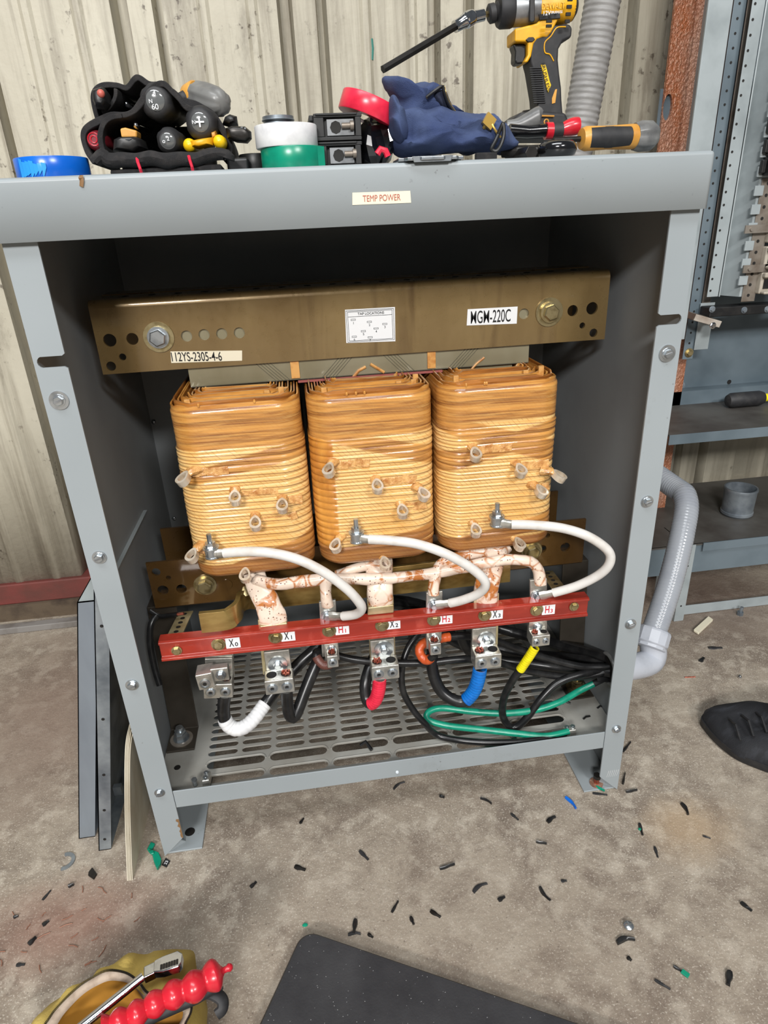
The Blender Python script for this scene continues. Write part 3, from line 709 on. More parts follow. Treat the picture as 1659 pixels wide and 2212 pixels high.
# studs for the jumpers
S = [(-0.2184,0.058,0.4591),(-0.0313,0.058,0.4601),(0.1575,0.058,0.4634)]
for oc, p in zip(coils, S):
    p = Vector(p); b = MB()
    b.cyl(p-Z*.003, p+Z*.008, .0082, .0088, n=20); b.cyl(p+Z*.008, p+Z*.0098, .0104, n=24); b.cyl(p+Z*.0098, p+Z*.0112, .0082, n=20)
    b.cyl(p+Z*.0112, p+Z*.0168, .0066, n=6); b.cyl(p+Z*.0168, p+Z*.028, .0032, n=12); b.cyl(p-Z*.0045, p-Z*.003, .0094, n=22)
    b.build('terminal_stud', M['zinc'], oc, smooth=30)
    b = MB(); b.tube([p+Y*.004, p+Y*.018], .008, 10, sc=(1, .8)); b.build('tap_wrapping', M['crumple'], oc, noise=(.001, 160))
# ================================================================ TERMINAL BOARD
BY = .045
tb = thing('terminal_board', 'red varnished channel across the cabinet carrying the X and H terminal labels', 'terminal strip', (-0.0227,0.05,0.3055))
TL, TR, BR_, BL = [(-0.3045,0.045,0.3432),(0.2924,0.045,0.3357),(0.295,0.045,0.3072),(-0.3082,0.045,0.3129)]
TLv, TRv = Vector(TL), Vector(TR); hgt = .0300
ax = (TRv-TLv).normalized(); upv = Vector((-ax.z, 0, ax.x)).normalized()
if upv.z < 0: upv = -upv
def bar(a, off): return TLv+ax*a-upv*off
LEN = (TRv-TLv).length
pr = [(0, 0), (0.003, -.003), (.016, -.003), (.016, .0), (.0045, .0025), (.0035, hgt-.0045), (.0045, hgt-.004), (.016, hgt-.001), (.016, hgt+.003), (.003, hgt+.003), (0, hgt)]
# front web slightly recessed between two lips
pr = [(-.003, .0005), (0, -.001), (.016, -.001), (.016, .002), (.004, .0025), (.004, hgt-.0025), (.016, hgt-.002), (.016, hgt+.001), (0, hgt+.001), (-.003, hgt-.0005), (-.003, hgt-.004), (.0006, hgt-.006), (.0006, .005), (-.003, .0035)]
b = MB(); b.prism([TLv-upv*o+Y*y for y, o in pr], ax*LEN); chn = b.build('channel', M['redbar'], tb, smooth=25, bevel=.0004)
for k, (a, c) in enumerate([((-0.2833,0.0455,0.3272),0),((-0.2282,0.0455,0.3291),1),((-0.1519,0.0455,0.3298),2),((-0.0788,0.0455,0.3303),3),((-0.0058,0.0455,0.3294),4),((0.0672,0.0455,0.3288),5),((0.1402,0.0455,0.3267),6),((0.2159,0.0455,0.3252),7),((0.2709,0.0455,0.3242),8)]):
    hexbolt(Vector(a)+Y*.0, -Y, .0056 if k in (0, 8) else .0064, M['brass'], tb, 'terminal_screw', 1.15 if k in (0, 8) else 1.5, hh=.7, ph=k*.4)
LT = [('X', '0', 'ink'), ('X', '1', 'ink'), ('H', '1', 'ink_red'), ('X', '2', 'ink'), ('H', '2', 'ink_red'), ('X', '3', 'ink'), ('H', '3', 'ink_red')]
for (a, n, mm), q in zip(LT, [(-0.2091,0.0452,0.3289),(-0.135,0.0452,0.3299),(-0.061,0.0452,0.3303),(0.0103,0.0452,0.3297),(0.0842,0.0452,0.3282),(0.1569,0.0452,0.3262),(0.2336,0.0452,0.3239)]):
    c = Vector(q); b = MB(); b.obox(c, ax*.0095, Y*.0002, upv*.0088); o = b.build('label_sticker', M['label_white'], tb, smooth=0, label='white sticker reading '+a+n)
    lettering(a, c-Y*.0005-ax*.002, ax, upv, .0118, M[mm], o, w=.0062, bold=.008)
    lettering(n, c-Y*.0005+ax*.0045-upv*.0028, ax, upv, .0062, M[mm], o, bold=.01)
# perforated straps holding the board to the lower clamp
for s, q0, q1 in ((-1, (-0.2935,0.058,0.3287), (-0.2869,0.15,0.3206)), (1, (0.2637,0.058,0.3307), (0.2696,0.15,0.3222))):
    a, c = Vector(q0), Vector(q1); t_ = (c-a).normalized(); b = MB(); wd = X*.0105; nn = t_.cross(X).normalized()
    b.obox((a+c)/2, wd, (c-a)/2, nn*.0011); o = b.build('support_strap', M['buslead'] if s < 0 else M['brass'], tb, bevel=.0004)
    for k in range(5):
        p = a.lerp(c, .35+.14*k); 
        b = MB(); b.cyl(p+nn*.0012 if nn.z > 0 else p-nn*.0012, p+(nn if nn.z > 0 else -nn)*.0015, .0034, n=14); b.build('strap_hole', M['hole'], o)

# ================================================================ BUS BARS AND LEADS (parts of the transformer)
def flatbar(name, pts, w, t, mat, parent=tr, up=None, noise=None, lab=None):
    "strap following pts: w wide (along up), t thick"
    b = MB(); P = [Vector(p) for p in pts]; rs = []
    u0 = Vector(up) if up else Z
    for i, p in enumerate(P):
        tt = (P[min(i+1, len(P)-1)]-P[max(i-1, 0)]).normalized(); u = (u0-tt*u0.dot(tt)).normalized(); v = tt.cross(u).normalized()
        rs.append([p+u*w/2+v*t/2, p+u*w/2-v*t/2, p-u*w/2-v*t/2, p-u*w/2+v*t/2])
    b.rings(rs); return b.build(name, mat, parent, smooth=25, bevel=.0012, noise=noise, label=lab)
# neutral bar: front pad, offset bend, long run behind the leads
z0 = 0.3635
pts = spline([(-.247, .050, z0), (-.215, .050, z0), (-.205, .053, z0+.003), (-.198, .066, z0+.003), (-.196, .090, z0+.001), (-.186, .104, z0-.004), (-.170, .107, z0-.009), (-.13, .107, z0-.009)], 5)+[(.195, .107, 0.3547)]
flatbar('neutral_bus_bar', pts, .030, .0065, M['goldbar'])
flatbar('neutral_bus_bar', [(-.150, .119, z0+.006), (.190, .119, z0+.012)], .012, .006, M['goldbar'])
b = MB(); b.cyl((-0.1889,0.103,0.3717), (-0.1866,0.096,0.3771), .008, n=6); b.build('bus_bolt', M['brass'], tr)
# flat terminal pads passing behind the board: top px, bottom px at y=.055
def pad(name, xa, xb, pt, pb, mat, y=.0625, t=.005):
    b = MB(); T, B_ = Vector(pt), Vector(pb); w = (xb-xa)/2
    b.obox(Vector(((T.x+B_.x)/2, y, (T.z+B_.z)/2)), X*w, Y*(t/2), Vector(((T.x-B_.x)/2, 0, (T.z-B_.z)/2)))
    return b.build(name, mat, tr, bevel=.0008)
WB = .0215
for px, pyt, pyb, hw, mt in ((-0.2283,0.0625,0.3557), (-0.2295,0.0625,0.3394), (-0.2368,0.0625,0.2596), .0195, 'alu'), (0, (-0.1544,0.0625,0.3496), (-0.1583,0.0625,0.2583), .0195, 'buslead'), (0, (-0.0046,0.0625,0.3638), (-0.0056,0.0625,0.2553), .0185, 'buslead'), (0, (0.1465,0.0625,0.3498), (0.1471,0.0625,0.2564), .0185, 'buslead'), (0, (-0.0774,0.0625,0.3679), (-0.0808,0.0625,0.2769), .0115, 'alu'), (0, (0.0718,0.0625,0.3638), (0.0694,0.0625,0.2798), .0115, 'alu'), (0, (0.2219,0.0625,0.3656), (0.2277,0.0625,0.2732), .0125, 'alu'):
    c = (pyt[0]+pyb[0])/2
    pad('terminal_pad', c-hw, c+hw, pyt, pyb, M[mt])
# crumpled sleeving around the coil leads, flat and wide at the pads
def sleeve(pts, r0, r1, sc=(1, 1), n=16, mat='sleeve', name='sleeved_lead', up=None):
    b = MB(); P = resample(spline(pts, 10), 60)
    b.tube(P, lambda t: r0+(r1-r0)*t, n, sc=sc, up=up); return b.build(name, M[mat], tr, noise=(.0016, 55), smooth=60)
S1 = [(-0.1735,0.095,0.4042),(-0.1702,0.085,0.392),(-0.161,0.07,0.3755),(-0.1538,0.062,0.3551),(-0.1531,0.0615,0.3387)]
sleeve(S1, .0135, .0165, (1.15, .42), up=(1, 0, .3))
S2 = [(-0.0003,0.095,0.4057),(-0.0026,0.078,0.3916),(-0.0039,0.064,0.374),(-0.0046,0.062,0.3505)]
sleeve(S2, .0185, .0165, (1.05, .45), up=(1, 0, 0))
S3 = [(0.1656,0.1,0.4047),(0.1594,0.082,0.3886),(0.1486,0.064,0.3662),(0.1448,0.062,0.3295)]
sleeve(S3, .0150, .0165, (1.1, .45), up=(1, 0, 0))
for q, hw in (((-0.1531,0.06,0.3382), .0185), ((-0.005,0.06,0.3473), .0178), ((0.1442,0.06,0.3293), .0175)):
    b = MB(); p = Vector(q); b.obox(p, X*hw, Y*.0052, Z*.0060); b.build('crumpled_tape', M['buslead'], tr, bevel=.0015, noise=(.0022, 120))
# round sleeved cross leads
SLT = [(-0.1718,0.085,0.3995),(-0.1481,0.074,0.3957),(-0.1168,0.072,0.3958),(-0.0664,0.072,0.3955),(-0.0161,0.068,0.3909),(0.0358,0.07,0.3878),(0.0886,0.072,0.3884),(0.1273,0.068,0.3949),(0.1664,0.066,0.3994),(0.1924,0.064,0.3989),(0.2111,0.063,0.3935),(0.2225,0.0625,0.3776),(0.2252,0.061,0.3569)]
sleeve(SLT, .0082, .0080)
sleeve([(-0.0772,0.07,0.3965),(-0.078,0.064,0.3833),(-0.0783,0.06,0.3747),(-0.0781,0.06,0.3613)], .0080, .0084)
sleeve([(-0.0613,0.085,0.3926),(-0.0428,0.085,0.3985),(-0.0232,0.085,0.402),(-0.0034,0.088,0.401)], .0070, .0072)
sleeve([(0.1723,0.09,0.4024),(0.1459,0.088,0.4035),(0.1183,0.085,0.403),(0.0944,0.08,0.4004),(0.0792,0.074,0.3899),(0.0723,0.064,0.3741),(0.0706,0.06,0.3595)], .0078, .0082)
sleeve([(0.1835,0.1,0.4027),(0.167,0.09,0.3947),(0.1568,0.078,0.3911)], .012, .013, (1.1, .8))
# jumper studs on the H pads
for q in [(-0.0788,0.0595,0.3445),(0.0709,0.0595,0.343),(0.2216,0.0595,0.3382)]:
    hexbolt(q, -Y, .0062, M['zinc'], tr, 'pad_bolt', 1.6, hh=.85)

# ================================================================ WHITE JUMPERS
def cable(name, label, cat, pts, r, mat, group=None, tapes=(), n=8, bare=()):
    sp_ = spline(pts, n); cum = [0]
    for a_, b_ in zip(sp_, sp_[1:]): cum.append(cum[-1]+(Vector(b_)-Vector(a_)).length)
    fr_ = lambda k: cum[min(int(k*n), len(cum)-1)]/cum[-1]
    tapes = [(fr_(a_), fr_(b_), m_) for a_, b_, m_ in tapes]
    P = resample(sp_, max(40, 12*len(pts))); root = thing(name, label, cat, P[0], group)
    b = MB(); b.tube(P, r, 14); b.build('insulation', M[mat], root, smooth=60)
    for (a, c, m) in tapes:
        Q = cut(P, a, c); b = MB(); k = len(Q)
        b.tube(resample(Q, 60), lambda t: r*1.13+r*.07*((t*13) % 1), 16); b.build('tape_wrap', M[m], root, smooth=30, label=m.replace('_', ' '))
    return root, P
JL = [('end below the left coil, looping to the H1 pad', [(-0.2023,0.052,0.4611),(-0.1806,0.046,0.4637),(-0.1482,0.036,0.4645),(-0.1114,0.026,0.4562),(-0.0784,0.02,0.4362),(-0.052,0.018,0.4102),(-0.0371,0.02,0.3868),(-0.0337,0.026,0.3712),(-0.0417,0.036,0.3578),(-0.0582,0.048,0.3492)], (-0.2131,0.054,0.4606), (-0.0763,0.0545,0.3474)),
      ('end below the middle coil, looping to the H2 pad', [(-0.0161,0.052,0.46),(0.0091,0.044,0.4598),(0.0442,0.036,0.4545),(0.0786,0.026,0.4421),(0.108,0.02,0.4234),(0.1277,0.018,0.404),(0.1323,0.02,0.3895),(0.1246,0.028,0.3735),(0.1072,0.04,0.3588),(0.0913,0.05,0.3494)], (-0.0273,0.054,0.4617), (0.0726,0.0545,0.3459)),
      ('end below the right coil, widest loop', [(0.1762,0.052,0.4607),(0.2022,0.044,0.461),(0.2369,0.034,0.4578),(0.2666,0.024,0.4491),(0.2896,0.018,0.4344),(0.3018,0.016,0.4194),(0.302,0.018,0.4014),(0.2918,0.026,0.3823),(0.2688,0.038,0.3619),(0.2408,0.05,0.347)], (0.1607,0.054,0.4635), (0.2231,0.0545,0.3411))]
for lb, pts, a, c in JL:
    root, P = cable('jumper_cable', 'white jumper wire with its top '+lb, 'wire', pts, .0064, 'white_wire', 'white jumpers from the coils to the H pads')
    for e, q in ((P[0], a), (P[-1], c)):
        e, q = Vector(e), Vector(q); d = (q-e).normalized(); b = MB()
        up_ = Z if abs(d.z) < .8 else X
        b.tube([e-d*.006, e+d*.004, e+d*.008, e+d*.012, e.lerp(q, .8), q], lambda t: .0064 if t < .5 else .0078, 12, sc=(1, .55) if e is not P[0] else (.5, 1), up=(d.cross(Y).normalized() if True else None))
        b.build('crimp_lug', M['alu'], root, smooth=40)

# ================================================================ SET SCREW LUGS UNDER THE BOARD
def lug(label, tc, bc, hw, bw, bh, nscrew, copper, plate_top, washer=None, tilt=0, bolt=None, dpt=.024):
    "tc plate centre (px converted), bc block centre"
    tc, bc = Vector(tc), Vector(bc); y = .0560
    root = thing('cable_lug', label, 'cable lug', (bc.x, y, bc.z), 'set screw lugs below the terminal board')
    R = Matrix.Rotation(tilt, 4, 'Y')
    def rot(p): return Vector((bc.x, y, bc.z))+(R @ (Vector(p)-Vector((bc.x, y, bc.z))))
    Xr, Zr = R @ X, R @ Z
    ht = plate_top[2]-(bc.z-bh)
    b = MB(); b.obox(rot((bc.x, y-.0005, bc.z-bh+ht/2)), Xr*hw, Y*.0035, Zr*ht/2); b.build('tongue', M['alu'], root, bevel=.0008)
    yb = y-.004-dpt/2
    b = MB(); b.obox(rot((bc.x, yb+dpt*.0, bc.z)), Xr*bw, Y*dpt/2, Zr*bh); blk = b.build('barrel_block', M['alu'], root, bevel=.0014)
    for k in range(nscrew):
        dx = 0 if nscrew == 1 else (-.5+k)*bw*1.0; r = min(bw/nscrew*.76, .0076)
        p = rot((bc.x+dx, yb-dpt/2, bc.z-.0005)); b = MB()
        b.cyl(p+Y*.0, p-Y*.0006, r, n=24); o = b.build('screw_seat', M['zinc'], blk)
        b = MB(); b.lathe(p-Y*.0005, -Y, [(0, r*.78), (.0016, r*.76), (.002, r*.62), (.002, r*.38), (.0006, r*.34)], 20); b.build('set_screw', M['zinc'], blk)
        b = MB(); b.cyl(p-Y*.0008, p-Y*.0012, r*.36, n=6); b.build('hex_socket', M['hole'], blk)
        tz = rot((bc.x+dx, yb+dpt*.05, bc.z+bh)); rr = min(bw/nscrew*.72, .0072)
        cop = k in copper
        b = MB(); b.cyl(tz-Zr*.0002, tz+Zr*.0003, rr, n=22); b.build('wire_bore', M['hole'], blk)
        if cop:
            b = MB()
            for j in range(19):
                a = j*2.4; q = rr*.8*math.sqrt(j/19); pp = tz+Xr*math.cos(a)*q+Y*math.sin(a)*q
                b.cyl(pp, pp+Zr*random.uniform(.002, .005)+Xr*random.uniform(-.001, .001), rr*.17, n=6)
            b.build('copper_strands', M['copper'], blk)
    if washer:
        p = rot((washer[0], y-.0042, washer[2])); b = MB(); b.cyl(p, p-Y*.0014, .0135, n=30); o = b.build('washer', M['zinc'], root)
        hexbolt(p-Y*.0014, -Y, .0050, M['zinc'], root, 'lug_bolt', 1.2, hh=.9)
    if bolt:
        p = rot((bolt[0], y-.0042, bolt[2])); hexbolt(p, -Y, .0048, M['zinc'], root, 'lug_bolt', 1.4, hh=.8)
    return root
BB = .032
lug('bright double lug under the X1 label, copper showing in its right bore', (-0.1557,0.056,0.2807), (-0.1539,0.028,0.2592), .0175, .0200, .0118, 2, (1,), (-0.1534,0.055,0.3016), washer=(-0.1545,0.052,0.2795))
lug('bright double lug under the X2 label with red tape below', (-0.0053,0.056,0.2829), (-0.0061,0.028,0.2606), .0170, .0195, .0118, 2, (0,), (-0.0053,0.055,0.2995), washer=(-0.0044,0.052,0.284))
lug('bright double lug under the X3 label with blue tape below', (0.1448,0.056,0.2819), (0.1421,0.028,0.2579), .0178, .0195, .0118, 2, (0,), (0.1441,0.055,0.2995), washer=(0.1451,0.052,0.279))
x0 = lug('tilted double lug under the X0 label with a third barrel on its left', (-0.2302,0.056,0.2877), (-0.2367,0.028,0.2641), .0185, .0195, .0118, 2, (1,), (-0.2244,0.055,0.3009), tilt=math.radians(6), bolt=(-0.2316,0.05,0.283))
xp = Vector((-0.2455,0.034,0.2874))
sl = thing('small_cable_lug', 'small single barrel lug riding on the left of the X0 lug', 'cable lug', xp)
b = MB(); b.obox(xp+Z*.0+X*-.004, (.0110, 0, .001), Y*.012, (-.001, 0, .0125)); b.obox(xp+X*.015+Z*.004, X*.012, Y*.006, Z*.0105); b.build('barrel_block', M['alu'], sl, bevel=.0014)
b = MB(); p = xp+Vector((-.005, -.0125, -.003)); b.lathe(p, -Y, [(0, .0072), (.0012, .007), (.0014, .005), (.0002, .0046)], 22); b.build('set_screw', M['zinc'], sl)
b = MB(); b.cyl(p-Y*.0003, p-Y*.0008, .0028, n=6); b.build('hex_socket', M['hole'], sl)
hexbolt(xp+Vector((.0165, -.006, .004)), -Y, .0052, M['zinc'], sl, 'lug_bolt', 1.35, hh=.9)
lug('narrow single lug under the H1 label beside brown tape', (-0.0795,0.056,0.2895), (-0.078,0.034,0.2842), .0100, .0078, .0098, 1, (0,), (-0.0785,0.055,0.3035), bolt=(-0.0775,0.052,0.2937), dpt=.016)
lug('narrow single lug under the H2 label beside orange tape', (0.0695,0.056,0.2899), (0.0675,0.034,0.2844), .0100, .0080, .0098, 1, (0,), (0.0695,0.055,0.3065), bolt=(0.0688,0.052,0.2936), dpt=.016)
lug('small double lug under the H3 label above yellow tape', (0.2232,0.056,0.2872), (0.2212,0.034,0.2785), .0128, .0135, .0092, 2, (0,), (0.2221,0.055,0.3001), bolt=(0.2215,0.052,0.291), dpt=.018)
# ================================================================ CABLES
CEp = tuple(CE+Vector((.004, 0, 0)))
G = 'black cables in the bottom of the cabinet'
def E_(dy, dz): return (CE.x+.003, CE.y+dy, CE.z+dz)
cable('power_cable', 'black cable with white tape curving from the X0 lug', 'cable', [(-0.2295,0.034,0.2532),(-0.2347,0.034,0.2297),(-0.235,0.032,0.2091),(-0.2264,0.03,0.196),(-0.2124,0.03,0.1945),(-0.1974,0.04,0.199),(-0.1791,0.06,0.2093),(-0.152,0.075,0.2325),(-0.1243,0.09,0.2504),(-0.0951,0.1,0.2681),(-0.0578,0.12,0.2865),(-0.0127,0.14,0.2967)]+[(0.0541,0.2,0.2633)]+[(.24, .22, .165), E_(.012, .013)], .0088, 'black_wire', G, [(1.9, 6.0, 'white_tape')])
cable('power_cable', 'black cable hooking up from the X1 lug in a tight V', 'cable', [(-0.1456,0.034,0.2481),(-0.1468,0.034,0.2237),(-0.1458,0.034,0.2026),(-0.1398,0.036,0.1965),(-0.132,0.042,0.2078),(-0.1189,0.055,0.2309),(-0.1027,0.07,0.2566),(-0.0885,0.085,0.2738),(-0.0586,0.11,0.2851),(-0.014,0.13,0.2949),(0.0319,0.15,0.293)]+[(.08, .20, .22), (.22, .19, .15), E_(.016, .002)], .0086, 'black_wire', G)
cable('power_cable', 'black cable with red tape below the X2 lug', 'cable', [(-0.0146,0.032,0.2499),(-0.0169,0.032,0.2297),(-0.0223,0.034,0.2105),(-0.0297,0.038,0.2015),(-0.0346,0.046,0.2057),(-0.034,0.055,0.2237),(-0.0272,0.066,0.2375),(-0.0184,0.078,0.2481),(-0.0065,0.09,0.2627),(0.0182,0.11,0.2829),(0.0574,0.13,0.2896)]+[(.12, .17, .20), (.24, .15, .14), E_(.008, -.010)], .0084, 'black_wire', G, [(.3, 3.2, 'red_tape')])
cable('power_cable', 'black cable with blue tape sweeping up to the X3 lug', 'cable', [(0.1312,0.032,0.2451),(0.1281,0.032,0.2239),(0.122,0.034,0.2021),(0.1094,0.036,0.1861),(0.0943,0.04,0.1868),(0.0786,0.048,0.1974),(0.07,0.056,0.2154),(0.0671,0.064,0.2376),(0.0711,0.072,0.2604),(0.0836,0.084,0.2792),(0.112,0.1,0.2893)]+[(.15, .14, .19), (.26, .12, .165), E_(-.004, -.004)], .0088, 'black_wire', G, [(.0, 3.1, 'blue_tape')])
cable('control_cable', 'black cable with brown tape leaving the H1 lug', 'cable', [(-0.0813,0.045,0.2748),(-0.0905,0.048,0.2715),(-0.0983,0.055,0.277),(-0.1006,0.062,0.2842),(-0.0889,0.07,0.2782),(-0.05,0.07,0.2595),(0.0032,0.064,0.2496),(0.0581,0.064,0.2415),(0.1145,0.066,0.2384),(0.1658,0.07,0.2228),(0.2268,0.074,0.1914),(0.2871,0.072,0.1741),(0.3295,0.066,0.1786),(0.3543,0.064,0.1863)], .0055, 'black_wire', G, [(.0, 2.6, 'brown_tape')])
cable('control_cable', 'black cable with orange tape leaving the H2 lug', 'cable', [(0.067,0.045,0.2708),(0.059,0.05,0.2569),(0.0513,0.056,0.2585),(0.0486,0.062,0.2692),(0.0581,0.068,0.275),(0.0741,0.072,0.2748),(0.0944,0.076,0.2741),(0.1249,0.08,0.2688),(0.1619,0.084,0.2541),(0.2063,0.084,0.2307),(0.258,0.08,0.2061),(0.3055,0.074,0.1903),(0.3369,0.068,0.1894),(0.3538,0.064,0.1908)], .0058, 'black_wire', G, [(.8, 6.2, 'orange_tape')])
cable('control_cable', 'black cable with yellow tape looping down from the H3 lug', 'cable', [(0.2136,0.036,0.2677),(0.2055,0.038,0.2494),(0.196,0.042,0.2269),(0.1849,0.05,0.1966),(0.1764,0.056,0.162),(0.176,0.056,0.1302),(0.1858,0.054,0.109),(0.1979,0.052,0.1069),(0.2151,0.052,0.1246),(0.2373,0.056,0.1542),(0.2643,0.062,0.1747),(0.2991,0.066,0.1814),(0.3375,0.068,0.183),(0.3544,0.064,0.1854)], .0058, 'black_wire', G, [(.2, 2.2, 'yellow_tape')])
cable('control_cable', 'thin black cable dropping behind the board, then along the front of the plate', 'cable', [(0.055,0.1,0.2696),(0.0377,0.088,0.2578),(0.0242,0.075,0.2314),(0.0222,0.065,0.1966),(0.0342,0.058,0.1653),(0.0503,0.052,0.1409),(0.0715,0.0516,0.112),(0.1076,0.0352,0.11),(0.1616,0.0215,0.11),(0.2182,0.0169,0.11),(0.2651,0.021,0.111)], .0050, 'black_wire', G)
root, P = cable('ground_cable', 'green taped ground wire doubled back over the slotted plate', 'wire', [(0.2698,0.022,0.113),(0.2337,0.0198,0.112),(0.1937,0.031,0.113),(0.1403,0.0488,0.114),(0.092,0.0615,0.118),(0.065,0.0724,0.122),(0.0598,0.0792,0.128),(0.0693,0.0856,0.132),(0.0902,0.086,0.132),(0.1318,0.073,0.13),(0.1766,0.0604,0.13),(0.2226,0.0535,0.134),(0.2646,0.0568,0.14),(0.3025,0.0675,0.148),(0.3265,0.0686,0.158)], .0052, 'green_wire')
b = MB(); b.tube([P[-1], Vector((0.3398,0.0688,0.164)), Vector((.33, .062, .172)), E_(-.004, -.016)], .0052, 12); b.build('bare_end', M['black_wire'], root, label='black end without tape')
# small black wire behind left bracket
cable('bare_wire', 'short black wire with a copper tip lying under the lower clamp', 'wire', [(-0.3322,0.135,0.3394),(-0.3197,0.13,0.3314),(-0.3054,0.125,0.3336),(-0.2929,0.122,0.3354)], .0034, 'black_wire')
b = MB(); b.tube([(-0.2979,0.1235,0.3343),(-0.2834,0.121,0.3364)], .0022, 8); b.build('copper_tip', M['copper'], bpy.data.objects['bare_wire'])
cable('side_cable', 'black cable hanging along the inside left wall behind the board', 'cable', [(-0.3242,0.13,0.332),(-0.3317,0.12,0.3237),(-0.3357,0.11,0.2992),(-0.3343,0.1,0.2656),(-0.3295,0.09,0.2394)], .0045, 'black_wire')
# ground lugs on the front of the plate
for q, lb, sz in (((-0.2758,0.0288,0.103), 'small upright ground lug at the front left of the slotted plate', 1), ((0.273,0.0262,0.103), 'small ground lug holding the green wire at the front right', 1)):
    q = Vector(q); r_ = thing('ground_lug', lb, 'ground lug', q); left = q.x < 0
    b = MB(); b.obox(q+Z*.0065, X*(.0055 if left else .009), Y*(.009 if left else .006), Z*.0065); b.build('body', M['alu'], r_, bevel=.0015)
    for k in (0, 1):
        p = q+Vector((0, -.005+.009*k, .013)) if left else q+Vector((-.004+.009*k, 0, .013)); b = MB(); b.cyl(p, p+Z*.003, .0034, n=14); b.cyl(p+Z*.003, p+Z*.0034, .0016, n=8); b.build('set_screw', M['zinc'], r_)
q = Vector((-0.2928,0.0266,0.103)); b = MB(); b.cyl(q, q+Z*.009, .003, n=10); b.cyl(q+Z*.009, q+Z*.012, .0042, n=6); tag(b.build('machine_screw', M['zinc'], None), 'tiny loose screw beside the left ground lug', 'screw')
b = MB(); b.tube([(-0.0475,0.058,0.106),(-0.0393,0.058,0.112),(-0.0351,0.0528,0.107),(-0.0317,0.0465,0.105)], .0028, 6); tag(b.build('insulation_scrap', M['black_wire'], None), 'black curl of cable jacket on the slotted plate', 'scrap')
for q, r in (((0.289,0.0922,0.104),0), ((0.3392,0.0716,0.104),1), ((0.3075,0.0527,0.104),2)):
    q = Vector(q); b = MB(); b.tube([q, q+Vector((.006, .003, .001)), q+Vector((.013, -.002+.003*r, 0))], .0016, 6); tag(b.build('insulation_scrap', M['black'], None), 'tiny black shaving near the cable entry on the plate', 'scrap', 'black shavings by the cable entry')
# ================================================================ CONDUIT
el = thing('conduit_elbow', 'pale grey plastic conduit elbow with its nut, low on the right side of the cabinet', 'conduit fitting', (CE.x+.04, CE.y, CE.z-.03))
pa = [CE+X*.003+X*.004, CE+X*.018]+[CE+X*.018+Vector((.030*math.sin(a), 0, .030-.030*math.cos(a))) for a in [i*math.pi/16 for i in range(1, 8)]]
top = pa[-1]; dirv = (pa[-1]-pa[-2]).normalized()
F1, F2 = Vector((0.4346,0.1,0.2091)), Vector((0.537,0.21,0.3804))
pa = spline([CE+X*.006, CE+X*.022+Z*-.002, F1-Vector((.004, .012, .036)), F1], 8)
b = MB(); b.tube(pa, .0205, 24); b.build('elbow_body', M['pvc'], el)
dn = (F2-F1).normalized()
b = MB(); b.cyl(CE+X*.0035, CE+X*.012, .0265, n=24); b.build('flange_nut', M['pvc'], el)
b = MB(); b.lathe(F1-dn*.018, dn, [(0, .0215), (.001, .0245), (.006, .0245), (.008, .0265), (.028, .0265), (.031, .0250), (.033, .0222)], 12); b.build('compression_nut', M['pvc'], el, smooth=25, bevel=.001)
cf = spline([F1+dn*.010, F1.lerp(F2, .4)+Vector((.004, 0, 0)), F1.lerp(F2, .8), F2+Vector((.004, .02, .004)), F2+Vector((.004, .07, .012)), (.50, .46, .42), (.44, .60, .44), (.40, .655, .56), (.36, .67, .62), (.34, .68, .70)], 30)
cf = resample(cf, 900)
k0 = 250
def flex(Q, nm, mt, parent, r, mod):
    b = MB(); n = len(Q)
    b.tube(Q, lambda t: r*(1+mod*math.sin(t*(n-1)*1.25)), 22); return b.build(nm, M[mt], parent, smooth=80)
fc = thing('flexible_conduit', 'grey ribbed flexible conduit rising from the elbow and up behind the cabinet', 'conduit', F1)
flex(cf, 'hose', 'conduit', fc, .0192, .010)
fc2 = thing('flexible_conduit', 'thick dusty grey ribbed conduit rising behind the lid beside the impact driver', 'conduit', (.2, .5, 0))
cA, cB = Vector((0.4301,0.52,0.9815)), Vector((0.4519,0.52,1.1437)); cu2 = [cA.lerp(cB, k) for k in (-4.2, -2, 0, 1, 3)]
flex(resample(spline(cu2, 30), 700), 'hose', 'conduit_old', fc2, .0285, .022)
# ================================================================ THINGS ON THE LID
LZ = HT
def tape_roll(label, mat, px0, px1, y0, h, base=LZ, end=None, group=None, tilt=None, cat='tape roll'):
    "px0/px1: left and right edge points; roll standing flat on the lid"
    x0, x1 = px0[0], px1[0]; R = (x1-x0)/2; c = Vector(((x0+x1)/2, y0+R*.0, base))
    root = thing('tape_roll', label, cat, c)
    T = Matrix.Translation(c) @ (tilt or Matrix.Identity(4))
    ri = R*.52
    b = MB(); n = 48
    def ring(r, z): return [T @ Vector((r*math.cos(a), r*math.sin(a), z)) for a in [2*math.pi*i/n for i in range(n)]]
    b.rings([ring(ri, .0005), ring(R-.0006, 0), ring(R, .0008), ring(R, h-.0008), ring(R-.0006, h), ring(ri, h-.0005), ring(ri, .0005)], caps=False)
    b.build('tape', M[mat], root, smooth=40)
    b = MB(); b.rings([ring(ri-.002, .0008), ring(ri, .0008), ring(ri, h-.0008), ring(ri-.002, h-.0008), ring(ri-.002, .0008)], caps=False)
    b.build('core_ring', M['label_cream'], root, smooth=40)
    return root, T, R
blue, T, R = tape_roll('bright blue tape roll with a crumpled light blue end, at the left lid corner', 'blue_roll', (-0.3406,0.06,0.9109), (-0.2722,0.06,0.9086), .06, .0195)
b = MB()
